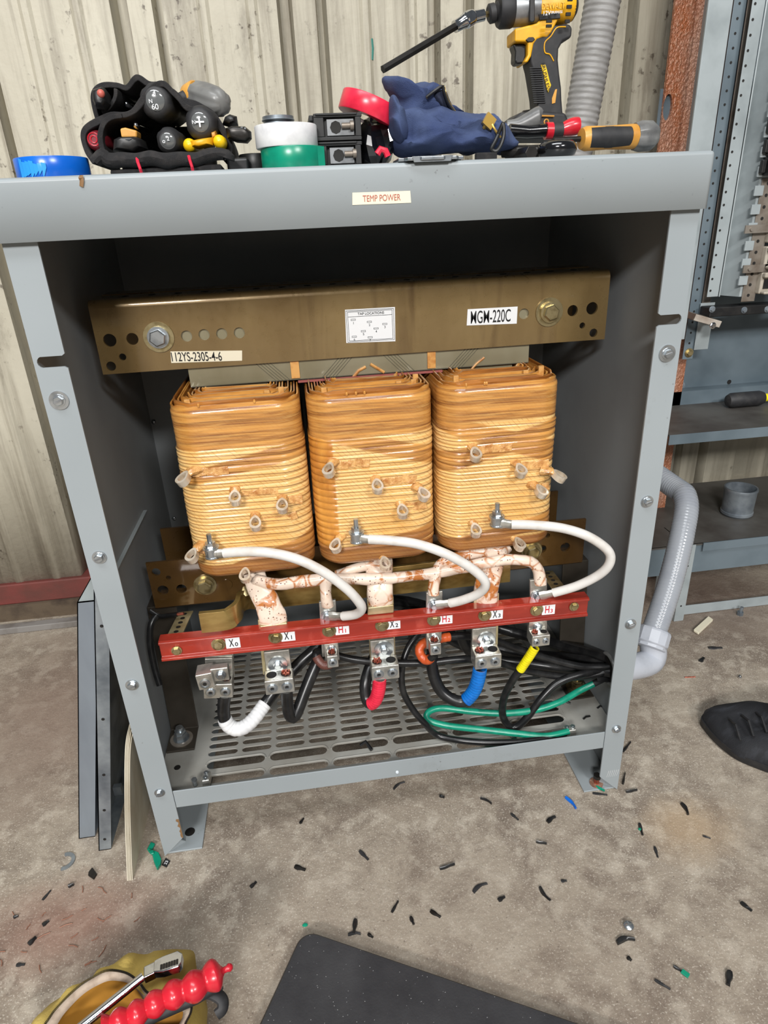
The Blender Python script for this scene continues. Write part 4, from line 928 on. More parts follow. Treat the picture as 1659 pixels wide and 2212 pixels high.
for k in range(7):
    a = math.radians(232+k*6.5); a2 = math.radians(232+(k+1)*6.5)
    z0_ = .001+.0012*((k*7) % 3); z1_ = .0172-.0012*k*.6-.001*((k*5) % 3)
    P0 = [T @ Vector((R*1.008*math.cos(q), R*1.008*math.sin(q), z)) for q, z in ((a, z0_), (a2, .003+.001*k), (a2, z1_), (a, z1_+.001))]
    c0 = T @ Vector((0, 0, 0)); b.prism(P0, (P0[0]-Vector((c0.x, c0.y, P0[0].z))).normalized()*.0006)
b.build('tape_end', M['lightblue'], blue, noise=(.0006, 300))
g_, T, R = tape_roll('green tape roll underneath the white tape roll', 'green_tape', (-0.1017,0.045,0.9057), (-0.038,0.045,0.9036), .045, .0195)
b = MB(); a = math.radians(-38)
b.obox(T @ Vector((R*1.02*math.cos(a), R*1.02*math.sin(a), .0095)), Vector((.005, .0015, 0)), Vector((0, .0004, 0)), Z*.0092); b.build('tape_end', M['green_tape'], g_)
tape_roll('white tape roll stacked on the green tape roll', 'white_tape', (-0.1056,0.045,0.9219), (-0.0441,0.045,0.9201), .045, .0195, base=LZ+.0196)
tl = Matrix.Rotation(math.radians(22), 4, 'Y')
RC = Vector((0.0106,0.085,0.9456))
tape_roll('pink red tape roll leaning on the black fuse blocks', 'red_tape', (-.031, 0, 0), (.031, 0, 0), .0, .018, base=0, tilt=Matrix.Translation(RC-Z*.009) @ tl) [0]
for o in bpy.data.objects:
    pass
tape_roll('black tape roll between the tool pouch and the green roll', 'black', (-0.1252,0.075,0.9091), (-0.0921,0.075,0.908), .075, .018)
# grey metal coupling behind the white roll
q = Vector((-0.0813,0.13,0.9428)); b = MB(); b.lathe((q.x, .13, LZ), Z, [(0, .0165), (.052, .0165), (.052, .0145), (.0535, .0145), (.0535, .017), (.058, .017), (.058, .013), (.01, .013)], 28)
for a_ in (.0545,): b.tube([(q.x+.0172*math.cos(t), .13+.0172*math.sin(t), LZ+a_) for t in [i*math.pi/14 for i in range(29)]], .0007, 6)
tag(b.build('pipe_coupling', M['galv'], None, smooth=40), 'short grey metal pipe coupling peeking over the white tape roll', 'pipe fitting')
# fuse blocks
for k, (a, c, lb) in enumerate((((-0.0452,0.05,0.8998), (-0.0001,0.05,0.9152), 'lower of the two black terminal blocks beside the green tape'), ((-0.0464,0.05,0.9183), (0.0011,0.05,0.9354), 'upper of the two black terminal blocks, under the red tape'))):
    x0, x1 = a[0], c[0]; z0 = LZ+.0005+k*.0250; z1 = z0+.0240
    r_ = thing('terminal_block', lb, 'terminal block', ((x0+x1)/2, .07, z0), 'black terminal blocks')
    # body with a front recess
    b = MB(); t_ = .0035; yf, yb = .050, .112
    b.box((x0, yf+.006, z0), (x1, yb, z1)); b.box((x0-.001, yf, z0), (x1, yf+.006, z0+t_)); b.box((x0, yf, z1-t_), (x1+.001, yf+.006, z1)); b.box((x0, yf, z0+t_), (x0+.010, yf+.006, z1-t_)); b.box((x1-.006, yf, z0+t_), (x1, yf+.006, z1-t_))
    b.box((x0-.006, yf+.003, z0+.004), (x0, yb-.01, z0+.011)); b.box((x0+.002, yf-.0015, z1-.002), (x1-.004, yf, z1)); b.box((x0-.004, yf+.010, z1-.005), (x0, yb, z1))
    b.build('housing', M['black'], r_, bevel=.0006)
    b = MB(); cx = x0+.022; cz = (z0+z1)/2; b.box((cx-.009, yf+.0035, cz-.0075), (x1-.007, yf+.0062, cz+.0075)); cl = b.build('metal_clamp', M['toolgrey'], r_, bevel=.0005)
    b = MB(); b.cyl((cx, yf+.0036, cz), (cx, yf+.0030, cz), .0058, n=8); b.build('wire_hole', M['hole'], cl)
    b = MB(); b.cyl((cx+.006, yf+.0022, cz+.001), (cx+.0145, yf+.0022, cz+.001), .0028, n=12); b.cyl((cx+.0145, yf+.0022, cz+.001), (cx+.018, yf+.0022, cz+.001), .0045, n=14); b.build('clamp_screw', M['pinksteel'], cl)
# crumpled black plastic bag between blocks and pouch
b = MB(); q = Vector((0.0199,0.085,0.9161))
b.ball((q.x, .085, LZ+.024), .026, (.82, .9, .92), 20); o = b.build('plastic_wrap', simple('black_film', (14, 14, 16), .18, coat=.5), None, noise=(.012, 55), smooth=15)
tag(o, 'crumpled shiny black plastic between the terminal blocks and the blue pouch', 'plastic wrap')
b = MB(); b.tube([(0.0163,0.05,0.901),(0.0199,0.05,0.9055),(0.0251,0.05,0.9037),(0.0272,0.05,0.8986)], .0034, 8); tag(b.build('tape_scrap', M['red_tape'], None), 'small red tape scrap at the lid edge below the blue pouch', 'tape scrap')
# flat zinc bracket on the edge
b = MB(); q0, q1 = Vector((0.0291,0.006,0.8957)), Vector((0.0931,0.006,0.8947)); n = 24; top = []; x0, x1 = q0.x, q1.x
for i in range(n+1):
    x = x0+(x1-x0)*i/n; f = i/n; y = -.006-.006*(.12 < f < .88)-.003*(.3 < f < .7); top.append((x, y, LZ+.0005))
poly = top+[(x1, .03, LZ+.0005), (x0, .03, LZ+.0005)]
b.prism(poly, (0, 0, .0030)); b.prism([(x0+.014, -.013, LZ-.001), (x0+.012, -.013, LZ+.004), (x1-.012, -.013, LZ+.004), (x1-.014, -.013, LZ-.001)], (0, .002, 0))
tag(b.build('flat_bracket', M['zinc'], None, bevel=.0006), 'flat shiny zinc bracket hanging over the lid edge in front of the blue pouch', 'bracket')
# ---- tool roll with screwdrivers
pch = thing('tool_pouch', 'black fabric tool pouch rolled open on the left of the lid', 'tool pouch', (-0.2091,0.08,0.9018))
def rib(pxs, y0, dep, half, nm='pocket_wall'):
    b = MB(); P = spline([Vector((p[0], 0, p[2])) for p in pxs], 6); P = [Vector((p.x, y0, max(p.z, LZ+half+.0005))) for p in P]
    b.ribbon(P, half, (0, dep, 0)); return b.build(nm, M['blackcloth'], pch, bevel=.0012, noise=(.002, 60))
rib([(-0.2638,0.05,0.9027),(-0.2688,0.05,0.9117),(-0.27,0.05,0.9216),(-0.2653,0.05,0.9311),(-0.2556,0.05,0.9378),(-0.2396,0.05,0.9423),(-0.222,0.05,0.9441),(-0.2121,0.05,0.9507),(-0.1967,0.05,0.9636),(-0.1867,0.05,0.9663),(-0.1771,0.05,0.9575),(-0.1671,0.05,0.9469),(-0.1568,0.05,0.9424)], .05, .10, .0028)
rib([(-0.2563,0.07,0.9403),(-0.2579,0.07,0.9509),(-0.2563,0.07,0.9624),(-0.2465,0.07,0.9694),(-0.2342,0.07,0.9699),(-0.2259,0.07,0.9682),(-0.2168,0.07,0.9741),(-0.2113,0.07,0.9755),(-0.2043,0.07,0.9708),(-0.1928,0.07,0.9686),(-0.1817,0.07,0.9641),(-0.1734,0.07,0.9526)], .07, .09, .0026)
rib([(-0.2505,0.048,0.9049),(-0.2529,0.048,0.9141),(-0.2537,0.048,0.9267),(-0.2466,0.048,0.9373),(-0.2296,0.048,0.9426)], .048, .10, .0024)
rib([(-0.1715,0.06,0.955),(-0.1569,0.06,0.9496),(-0.1439,0.06,0.9406),(-0.1366,0.06,0.9285),(-0.1315,0.06,0.9162),(-0.1351,0.06,0.9073),(-0.142,0.06,0.9043)], .06, .10, .0028)
rib([(-0.2336,0.06,0.966),(-0.2362,0.06,0.9577),(-0.2412,0.06,0.9502),(-0.2488,0.06,0.9473)], .06, .08, .0018)
b = MB(); P = resample(spline([(-0.2573,0.03,0.9026),(-0.25,0.03,0.907),(-0.2432,0.03,0.9029),(-0.2174,0.03,0.9024),(-0.1915,0.03,0.9015),(-0.1651,0.03,0.9026),(-0.1429,0.03,0.9034),(-0.1355,0.03,0.9024),(-0.1355,0.03,0.8992)], 8), 60); P = [Vector((p.x, .030, max(p.z, LZ+.0062))) for p in P]
b.tube(P, .0062, 12, sc=(1.4, 1.0), up=(0, 1, 0)); o = b.build('rolled_flap', M['blackcloth'], pch, noise=(.003, 50))
b = MB(); b.box((P[0].x+.012, .03, LZ+.0005), (P[-1].x-.006, .16, LZ+.006)); b.build('pouch_floor', M['blackcloth'], pch, bevel=.002, noise=(.002, 50))
b = MB(); b.box((P[0].x+.0, .135, LZ+.0005), (P[-1].x-.02, .165, LZ+.052)); b.build('pouch_back', M['blackcloth'], pch, bevel=.01, noise=(.008, 30))
b = MB(); b.ball((-0.2252, .13, LZ+.058), .022, (1.5, .9, .9)); b.build('pouch_back', M['blackcloth'], pch, noise=(.008, 40))
for q in ((-0.2164,0.021,0.9028), (-0.1682,0.021,0.9027)):
    b = MB(); p = Vector(q); b.tube([(p.x-.001, .0215, LZ+.0145), (p.x, .0172, LZ+.010), (p.x+.001, .0172, LZ+.005), (p.x+.001, .0205, LZ+.001)], .0014, 6, sc=(1, .5)); b.build('red_stripe', M['red_tape'], o)
def driver_end(label, q, r, m, cap=None, txt=(), ln=.10, dy=(0.05, 1, 0.02), name='screwdriver', cc='screwdriver'):
    q = Vector(q); d = Vector(dy).normalized(); root = thing(name, label, cc, q)
    b = MB(); n = 36; u, v, a = frame_of(d); rs = []
    for dist, k in ((0, .62), (.002, .80), (.006, .95), (.012, 1), (.03, 1.0), (.05, .9), (.06, .62), (.064, .6), (ln, .75)):
        rs.append([q+a*dist+(u*math.cos(t)+v*math.sin(t))*r*k*(1-.05*(math.cos(t*6) > .5 and dist > .004)) for t in [2*math.pi*i/n for i in range(n)]])
    b.rings(rs); h = b.build('handle', M[m], root, smooth=40)
    if cap:
        b = MB(); b.lathe(q+a*.0015, -a, [(0, r*.64), (.0012, r*.58), (.0022, r*.42), (.0028, r*.22), (.003, 0)], 24); o = b.build('cap', M[cap], h, smooth=60)
        for tx, dx, dz, hh in txt:
            lettering(tx, q-a*.0032+X*dx*r+Z*dz*r, X, Z, hh*r, M['label_white'], h)
    return root
driver_end('big black screwdriver end marked 4 and 60 at the top of the pouch', (-0.1964,0.05,0.9534), .0165, 'rubber', 'clearcap', (('4', 0.05, .36, .24), ('N', -.22, -.05, .2), ('60', -.02, -.33, .28)))
driver_end('black screwdriver end with a white cross in the middle right of the pouch', (-0.1567,0.045,0.9336), .0158, 'rubber', 'clearcap', (('+', 0, 0, .55), ('N', -.34, 0, .2)))
driver_end('smaller black screwdriver end low in the middle of the pouch', (-0.1895,0.042,0.919), .0125, 'rubber', 'clearcap', (('2', .1, .1, .28), ('o', -.25, -.1, .2)))
mr = driver_end('maroon screwdriver handle in the left pocket of the pouch', (-0.2603,0.052,0.923), .0105, 'maroon', None)
b = MB(); q = Vector((-0.2603,0.052,0.923))
for k in (.003, .0055): b.tube([q+Vector((k*math.cos(t), -.0004, k*math.sin(t))) for t in [i*math.pi/10 for i in range(21)]], .0005, 6)
b.build('end_rings', M['redgrip'], mr)
def peg(label, px, r, m, ln=.06, name='plier_handle', cat='pliers'):
    q = Vector(px); b = MB(); b.lathe(q, Vector((.05, 1, .03)), [(0, 0), (.0006, r*.5), (.003, r*.9), (.006, r), (ln, r*.9)], 18); return tag(b.build(name, M[m], None, smooth=60), label, cat)
peg('yellow handle tip poking out low beside the smaller screwdriver end', (-0.1702,0.04,0.9143), .0062, 'orangey')
peg('rounder yellow handle tip at the right side of the pouch', (-0.141,0.04,0.9165), .0062, 'orangey')
peg('shiny steel shaft tip in the middle pocket of the pouch', (-0.2189,0.05,0.9337), .0032, 'chrome', name='nut_driver', cat='tool')
peg('dull steel shaft tip high in the upper left pocket', (-0.2278,0.07,0.9544), .0030, 'chrome', name='nut_driver', cat='tool')
b = MB(); b.pillow([(-0.1705,0.05,0.9181),(-0.1559,0.05,0.92),(-0.1458,0.05,0.9209),(-0.1469,0.05,0.9137),(-0.1617,0.05,0.9114),(-0.1696,0.05,0.9124)], Y, .012); tag(b.build('yellow_handle', M['dyellow'], None), 'flat dark yellow handle between the two yellow tips in the pouch', 'pliers')
b = MB(); b.pillow([(-0.1485,0.056,0.9256),(-0.1428,0.056,0.927),(-0.1428,0.056,0.921),(-0.1477,0.056,0.9188)], Y, .010); tag(b.build('yellow_handle', M['amber'], None), 'amber handle edge right of the cross marked screwdriver', 'screwdriver')
kn = thing('utility_knife', 'black and amber knife end in the centre of the pouch', 'knife', (-0.2285,0.05,0.9183))
b = MB(); b.pillow([(-0.2428,0.05,0.9108),(-0.2398,0.05,0.921),(-0.2341,0.05,0.9232),(-0.2183,0.05,0.9231),(-0.2127,0.05,0.9202),(-0.2115,0.05,0.913),(-0.2205,0.05,0.9077)], Y, .02, .35); b.build('body', M['black'], kn)
b = MB(); b.prism([(-0.2329,0.046,0.9309),(-0.228,0.046,0.9315),(-0.2173,0.046,0.9285),(-0.2185,0.046,0.9227),(-0.2332,0.046,0.9231)], (0, .02, 0)); b.build('grip', M['amber'], kn, bevel=.0015)
b = MB(); b.prism([(-0.2268,0.0295,0.9197),(-0.2208,0.0295,0.9199),(-0.2236,0.0295,0.9184)], (0, .01, 0)); b.build('blade_edge', M['chrome'], kn)
b = MB(); b.pillow([(-0.2532,0.06,0.9646),(-0.243,0.06,0.9662),(-0.2399,0.06,0.9605),(-0.24,0.06,0.9517),(-0.2444,0.06,0.9472),(-0.2527,0.06,0.949),(-0.2548,0.06,0.9552)], Y, .016, .5); tag(b.build('screwdriver', M['black'], None, noise=(.001, 90)), 'dark worn handle in the top left pocket of the pouch', 'screwdriver')
b = MB(); b.ball((-0.2441,0.045,0.9594), .0036); tag(b.build('red_tip', simple('coral_tip', (190, 96, 84), .4), None), 'small coral tip on the worn handle at the top left pocket', 'tool')
# grey capped screwdriver lying right
sd_ = thing('screwdriver', 'amber and grey screwdriver handle pointing right above the pouch', 'screwdriver', (-0.156,0.11,0.9633))
A_, B_ = Vector((-0.1791,0.13,0.9609)), Vector((-0.1298,0.075,0.9534)); d_ = B_-A_
def multi(A, d, prof, mat, nm, par, sc=(1, 1), n=24, lobes=0):
    u, v, a = frame_of(d); Lg = Vector(d).length; rs = []
    for f, r in prof: rs.append([Vector(A)+a*Lg*f+(u*math.cos(t)*sc[0]+v*math.sin(t)*sc[1])*r*(1-.07*(lobes and math.cos(t*lobes) > .6)) for t in [2*math.pi*i/n for i in range(n)]])
    b = MB(); b.rings(rs); return b.build(nm, M[mat], par, smooth=45)
q1 = Vector((-0.1627,0.11,0.9663)); q2 = Vector((-0.1337,0.075,0.9519))
multi(q1, q2-q1, [(0, .010), (.05, .0132), (.35, .0142), (.7, .0138), (.92, .0115), (1.0, .006)], 'greyplastic', 'end_cap', sd_, lobes=6, n=48)
q0 = Vector((-0.1743,0.12,0.9644)); multi(q0, q1-q0, [(0, .009), (.3, .0125), (1, .0134), (1.15, .0122)], 'amber', 'handle', sd_)
b = MB(); b.pillow([(-0.183,0.115,0.9676),(-0.1754,0.115,0.9707),(-0.1692,0.115,0.9676),(-0.1676,0.115,0.9602),(-0.1722,0.115,0.9553),(-0.1794,0.115,0.958)], Y, .014); tag(b.build('screwdriver', M['rubber'], None, noise=(.001, 80)), 'dark rubber handle behind the grey capped screwdriver', 'screwdriver')
# dark pliers head at the right end of the pouch
ph_ = thing('cutting_pliers', 'dark steel pliers head with a bright edge right of the pouch', 'pliers', (-0.1227,0.06,0.92))
b = MB(); b.pillow([(-0.1339,0.055,0.9287),(-0.1277,0.055,0.9305),(-0.1142,0.055,0.9297),(-0.1089,0.055,0.9251),(-0.1092,0.055,0.9191),(-0.1138,0.055,0.9152),(-0.1242,0.055,0.9163),(-0.1329,0.055,0.9198)], Y, .012, .35); b.build('jaw', M['darksteel'], ph_)
b = MB(); b.prism([(-0.1182,0.044,0.9285),(-0.116,0.044,0.9284),(-0.12,0.044,0.9183),(-0.1227,0.044,0.9184)], (0, .01, 0)); b.prism([(-0.1147,0.044,0.928),(-0.1134,0.044,0.9276),(-0.1178,0.044,0.9178),(-0.1192,0.044,0.9179)], (0, .01, 0)); b.build('jaw_edge', M['zinc'], ph_)
b = MB(); b.pillow([(-0.1371,0.07,0.9345),(-0.1345,0.07,0.9397),(-0.1283,0.07,0.9415),(-0.1221,0.07,0.9398),(-0.1219,0.07,0.9341),(-0.1288,0.07,0.9315)], Y, .012); b.build('handle', M['black'], ph_, noise=(.002, 100))
b = MB(); b.box((-0.1366, .05, LZ+.0005), (-0.1155, .12, LZ+.014)); tag(b.build('tool_case', M['black'], None, bevel=.003, noise=(.002, 60)), 'black lump of fabric under the dark pliers head', 'fabric')
# ---- navy zip pouch
nv = thing('zip_pouch', 'navy canvas zip pouch slumped open with a brass zipper', 'pouch', (0.1031,0.1,0.9061))
def soft(pxs, y, dep, nm, m, e=.55, nz=(.004, 28), par=nv, K=8):
    b = MB(); P = spline([Vector(p) for p in pxs], 5, closed=True); P = [Vector((p.x, p.y, max(p.z, LZ+.001))) for p in P]
    b.pillow([q_ for q_ in resample(P+[P[0]], 70)[:-1]], Y, dep, e, K=K+4)
    from mathutils import noise as nzz
    for v in b.b.verts:
        k_ = nzz.noise(Vector((v.co.x*38+v.co.z*30, v.co.y*20, v.co.z*45-v.co.x*25))); k2 = nzz.noise(v.co*110); v.co += Vector((0, -1, .35))*(abs(k_)*-.016+.005+k2*.002)
        v.co.z = max(v.co.z, LZ+.0008)
    return b.build(nm, M[m], par, noise=(nz[0]*.5, nz[1]), smooth=70)
soft([(0.0339,0.085,0.9391),(0.0499,0.085,0.9429),(0.0748,0.085,0.9443),(0.1023,0.085,0.9394),(0.1302,0.085,0.9343),(0.1508,0.085,0.9308),(0.1639,0.085,0.9226),(0.1711,0.085,0.9136),(0.1735,0.085,0.9055),(0.1647,0.085,0.9005),(0.1359,0.085,0.9005),(0.0945,0.085,0.9006),(0.0536,0.085,0.9006),(0.0375,0.085,0.9047),(0.032,0.085,0.9179)], .085, .045, 'lower_body', 'navy', nz=(.006, 26))
soft([(0.0316,0.1,0.9738),(0.0435,0.1,0.9752),(0.0682,0.1,0.9705),(0.0871,0.1,0.966),(0.0942,0.1,0.9608),(0.0992,0.1,0.9543),(0.1084,0.1,0.9433),(0.1187,0.1,0.9366),(0.098,0.1,0.9315),(0.0775,0.1,0.9347),(0.0571,0.1,0.9326),(0.042,0.1,0.9357),(0.0399,0.1,0.9473),(0.0427,0.1,0.9557),(0.036,0.1,0.9621)], .10, .032, 'upper_fold', 'navy', nz=(.005, 30))
soft([(0.0335,0.065,0.9507),(0.0411,0.065,0.9505),(0.0464,0.065,0.9361),(0.0507,0.065,0.9194),(0.0416,0.065,0.9092),(0.034,0.065,0.9157),(0.0308,0.065,0.9316)], .065, .022, 'side_fold', 'navy', nz=(.005, 30))
soft([(0.1025,0.065,0.9296),(0.1198,0.065,0.935),(0.1373,0.065,0.9329),(0.1489,0.065,0.9267),(0.1552,0.065,0.9184),(0.1401,0.065,0.9167),(0.115,0.065,0.9196)], .065, .022, 'front_fold', 'navy')
soft([(0.0777,0.074,0.955),(0.0899,0.074,0.9576),(0.0963,0.074,0.9476),(0.0997,0.074,0.9401),(0.0873,0.074,0.9404),(0.08,0.074,0.9468)], .072, .008, 'opening', 'navy_in', nz=(.002, 40))
b = MB()
Z1 = resample(spline([(0.0717,0.064,0.9516),(0.0801,0.062,0.9568),(0.0878,0.062,0.9602),(0.0892,0.06,0.9546),(0.0931,0.06,0.9457),(0.0999,0.06,0.9369)], 8), 34)
for p, p2 in zip(Z1, Z1[1:]): b.obox(p, (p2-p)*.32, Vector((0, .0016, 0)), (p2-p).cross(Y).normalized()*.0014)
b.build('zipper_teeth', M['gold'], nv)
b = MB(); b.tube(Z1, .0030, 8, sc=(1, .6), up=(0, 1, 0)); b.build('zipper_tape', M['black'], nv)
b = MB(); b.obox((0.1293,0.035,0.9252), (.0042, 0, -.0035), (0, .003, 0), (.003, 0, .0045)); b.tube([(0.1309,0.034,0.925),(0.1333,0.032,0.9195),(0.1383,0.032,0.9132),(0.1414,0.034,0.9109)], .0012, 6); b.tube([(0.126,0.04,0.9202),(0.1267,0.036,0.9229),(0.129,0.034,0.9251)], .0022, 6); b.build('zipper_slider', M['gold'], nv)
b = MB(); cp = spline([(0.1377,0.03,0.913),(0.1407,0.028,0.92),(0.1421,0.028,0.9215),(0.1426,0.027,0.9125),(0.1397,0.026,0.9036),(0.135,0.026,0.898),(0.1301,0.026,0.8998),(0.1338,0.026,0.9066),(0.1371,0.028,0.912)], 6); b.tube([Vector((p[0], p[1], max(p[2], LZ+.003))) for p in cp], .0020, 8); b.build('pull_cord', M['black'], nv)
b = MB(); q = Vector((0.1308,0.028,0.8983)); b.obox((q.x-.006, .028, LZ+.0045), (.011, 0, 0), (0, .004, 0), (0, 0, .0035)); b.build('pull_tab', M['blackcloth'], nv, bevel=.0015)
# ---- impact driver
DY = .20
idr = thing('impact_driver', 'yellow and black cordless impact driver standing upright on the lid', 'power tool', (0.2328,0.2,0.9337))
def px(pts, y=None): return pts
TH = .017
def slab(pxs, y0, th, nm, m, bev=.005, par=idr, seg=3, sm=40, n=0, label=None):
    P = [Vector(p) for p in pxs]
    if n: P = spline(P, n, closed=True)
    b = MB(); bb = b.b; A = [bb.verts.new((p.x, y0-th, max(p.z, LZ+.0005))) for p in P]; B2 = [bb.verts.new((p.x, y0+th, max(p.z, LZ+.0005))) for p in P]; k = len(A)
    for i in range(k): bb.faces.new((A[i], A[(i+1) % k], B2[(i+1) % k], B2[i]))
    bb.faces.new(A[::-1]); bb.faces.new(B2)
    return b.build(nm, M[m], par, smooth=sm, bevel=bev, seg=seg, label=label)
slab([(0.2237,0.2,1.0317),(0.2444,0.2,1.0372),(0.2661,0.2,1.0387),(0.271,0.2,1.0351),(0.2706,0.2,1.025),(0.2604,0.2,1.0215),(0.2557,0.2,1.0142),(0.2558,0.2,1.0035),(0.2585,0.2,0.9893),(0.2619,0.2,0.9748),(0.2633,0.2,0.9626),(0.2654,0.2,0.9502),(0.2684,0.2,0.9417),(0.2667,0.2,0.9226),(0.202,0.2,0.9245),(0.2037,0.2,0.9435),(0.2143,0.2,0.9452),(0.2308,0.2,0.9487),(0.2335,0.2,0.9536),(0.2317,0.2,0.9658),(0.228,0.2,0.9804),(0.2244,0.2,0.9947),(0.2217,0.2,1.0018),(0.2205,0.2,1.0157)], DY, .0155, 'grip', 'rubber', bev=.007, seg=4)
slab([(0.2009,0.2,1.0343),(0.2273,0.2,1.0393),(0.2327,0.2,1.0437),(0.2542,0.2,1.0452),(0.2501,0.2,1.0381),(0.2449,0.2,1.03),(0.2406,0.2,1.0255),(0.2348,0.2,1.0256),(0.2281,0.2,1.0239),(0.2243,0.2,1.0194),(0.222,0.2,1.0074),(0.2177,0.2,1.0009),(0.2131,0.2,1.0015),(0.2179,0.2,1.0089),(0.2168,0.2,1.0213),(0.2014,0.2,1.0216)], DY, .0165, 'trigger_housing', 'dyellow', bev=.003)
slab([(0.2014,0.2,1.0207),(0.211,0.2,1.0219),(0.2179,0.2,1.0204),(0.2179,0.2,1.0089),(0.2153,0.2,1.0019),(0.2073,0.2,1.0011),(0.2043,0.2,1.004),(0.2045,0.2,1.0137)], DY, .009, 'trigger', 'black', bev=.003)
slab([(0.2137,0.183,1.0232),(0.2175,0.183,1.0258),(0.2231,0.183,1.0258),(0.2254,0.183,1.0235),(0.2222,0.183,1.0209),(0.2166,0.183,1.0209)], DY-.0165, .0012, 'direction_switch', 'black', bev=.0008)
q = Vector((0.2208,0.2,1.0554)); q_b = Vector((0.1773,0.2,1.0533)); hx = Vector((0.1884,0.2,1.0558)); hd = X.copy()
rH = (Vector((0.1895,0.2,1.0732))-Vector((0.1889,0.2,1.0371))).length/2
ctr = Vector((0.1895,0.2,1.0558))
e1 = Vector((0.276,0.2,1.0583)) ; ctr = Vector((0.1839,0.2,1.0554)); ad = (e1-ctr).normalized(); Lh = (e1-ctr).length
b = MB(); b.lathe(ctr, ad, [(0, rH*.55), (.001, rH*.9), (.004, rH), (.016, rH*1.0), (.018, rH*.96)], 40); b.build('nose_bumper', M['rubber'], idr, smooth=40)
b = MB(); b.lathe(ctr+ad*.0165, ad, [(0, rH*.90), (.002, rH*.94), (.022, rH*.94), (.034, rH*.90)], 40); b.build('gear_case', M['toolgrey'], idr, smooth=40)
b = MB(); b.lathe(ctr+ad*.0480, ad, [(0, rH*.90), (.002, rH*.97), (Lh-.056, rH*.95), (Lh-.050, rH*.82), (Lh-.048, rH*.5)], 40, sc=(1, 1.0)); mh = b.build('motor_housing', M['dyellow'], idr, smooth=40)
b = MB(); b.lathe(ctr+ad*(Lh-.004), ad, [(0, rH*.86), (.003, rH*.80), (.007, rH*.5), (.008, .0)], 32); b.build('rear_cap', M['rubber'], idr, smooth=50)
slab([(0.2165,0.17,1.0617),(0.2224,0.17,1.0625),(0.2237,0.17,1.0404),(0.2199,0.17,1.0387),(0.2171,0.17,1.0404)], DY-rH*.92, .003, 'side_bumper', 'rubber', bev=.002)
slab([(0.2282,0.17,1.0472),(0.2533,0.17,1.0486),(0.2543,0.17,1.043),(0.2296,0.17,1.0416)], DY-rH*.955, .0012, 'name_plate', 'black', bev=.0004)
yy = DY-rH*.955-.0016; sc_ = 1.0
lettering('12V', (0.2331,0.168,1.0449), ad, Z, .0042, M['label_white'], idr); lettering('BRUSHLESS', (0.2445,0.168,1.0456), ad, Z, .0024, M['label_white'], idr, w=.013)
lettering('DEWALT', (0.2397,0.168,1.0512), ad, Z, .0058, simple('moulded_letters', (236, 176, 60), .5), idr, w=.027, th=.001)
for k in range(4):
    p = Vector((0.2608,0.172,1.0541))+Z*(.004-.0068*k)-ad*.0006*k; b = MB(); b.obox(p, (.0028, 0, 0), (0, .0012, 0), (0, 0, .0016)); b.build('vent_slot', M['hole'], mh)
for k in range(2):
    p = Vector((0.2372,0.172,1.0381))-Z*.0045*k; b = MB(); b.obox(p, (.0032, 0, 0), (0, .0012, 0), (0, 0, .0013)); b.build('vent_slot', M['hole'], mh)
# grip ribs, yellow outline and word
for k in range(17):
    a_, c_ = Vector((0.2216,0.184,0.9956)), Vector((0.2286,0.184,0.9602)); p = a_.lerp(c_, k/16); b = MB(); b.obox(p+X*.006, X*.0075, Y*.0010, Z*.0007); b.build('grip_rib', M['rubber'], idr, bevel=.0004)
b = MB(); b.tube(spline([(0.2622,0.184,1.0352),(0.2515,0.184,1.0345),(0.2447,0.184,1.0265),(0.2378,0.184,1.0204),(0.2384,0.184,1.0109),(0.2448,0.184,1.0085),(0.2497,0.184,1.002)], 5), .0007, 6); b.build('yellow_line', M['dyellow'], idr)
slab([(0.2339,0.1838,0.9986),(0.2396,0.1838,0.9984),(0.2416,0.1838,0.9938),(0.2458,0.1838,0.982),(0.2478,0.1838,0.9778),(0.2448,0.1838,0.9703),(0.2422,0.1838,0.9751),(0.2386,0.1838,0.9869)], DY-.0160, .0008, 'word_plate', 'orangey', bev=.0002)
dn_ = (Vector((0.2442,0.183,0.9749))-Vector((0.2371,0.183,0.9974))).normalized()
lettering('BRUSHLESS', (0.2406,0.1828,0.9862), dn_, Vector((-dn_.z, 0, dn_.x)) if dn_.z > 0 else Vector((-dn_.z, 0, dn_.x)), .0040, M['ink'], idr, w=.030)
slab([(0.2536,0.183,0.9733),(0.2559,0.183,0.9737),(0.2545,0.183,0.9594),(0.2505,0.183,0.9585),(0.2501,0.183,0.9643)], DY-.0155, .0008, 'side_mark', 'amber', bev=.0002)
slab([(0.1996,0.2,0.9436),(0.2094,0.2,0.9498),(0.2319,0.2,0.9506),(0.2655,0.2,0.9478),(0.2684,0.2,0.9417),(0.2701,0.2,0.9351),(0.2669,0.2,0.92),(0.1973,0.2,0.9222)], DY, .026, 'battery_foot', 'rubber', bev=.004)
b = MB(); b.tube([(0.194,0.173,0.9395),(0.2108,0.172,0.9442),(0.2309,0.172,0.9451),(0.2495,0.172,0.9441)], .0010, 6); b.build('yellow_line', M['amber'], idr)
b = MB(); b.tube([Vector((0.2406,0.1735,0.9387))+Vector((.0026*math.cos(t), 0, .0026*math.sin(t))) for t in [i*math.pi/8 for i in range(17)]], .0009, 6); b.build('yellow_ring', M['amber'], idr)
slab([(0.2543,0.18,0.9367),(0.2604,0.18,0.9424),(0.2614,0.18,0.9365),(0.2574,0.18,0.9346)], DY-.016, .004, 'latch', 'dyellow', bev=.001)
b = MB(); b.tube([(0.2178,0.2,0.9481),(0.2266,0.22,0.9549),(0.2375,0.22,0.9562)], .0022, 8); b.build('belt_clip', M['darksteel'], idr)
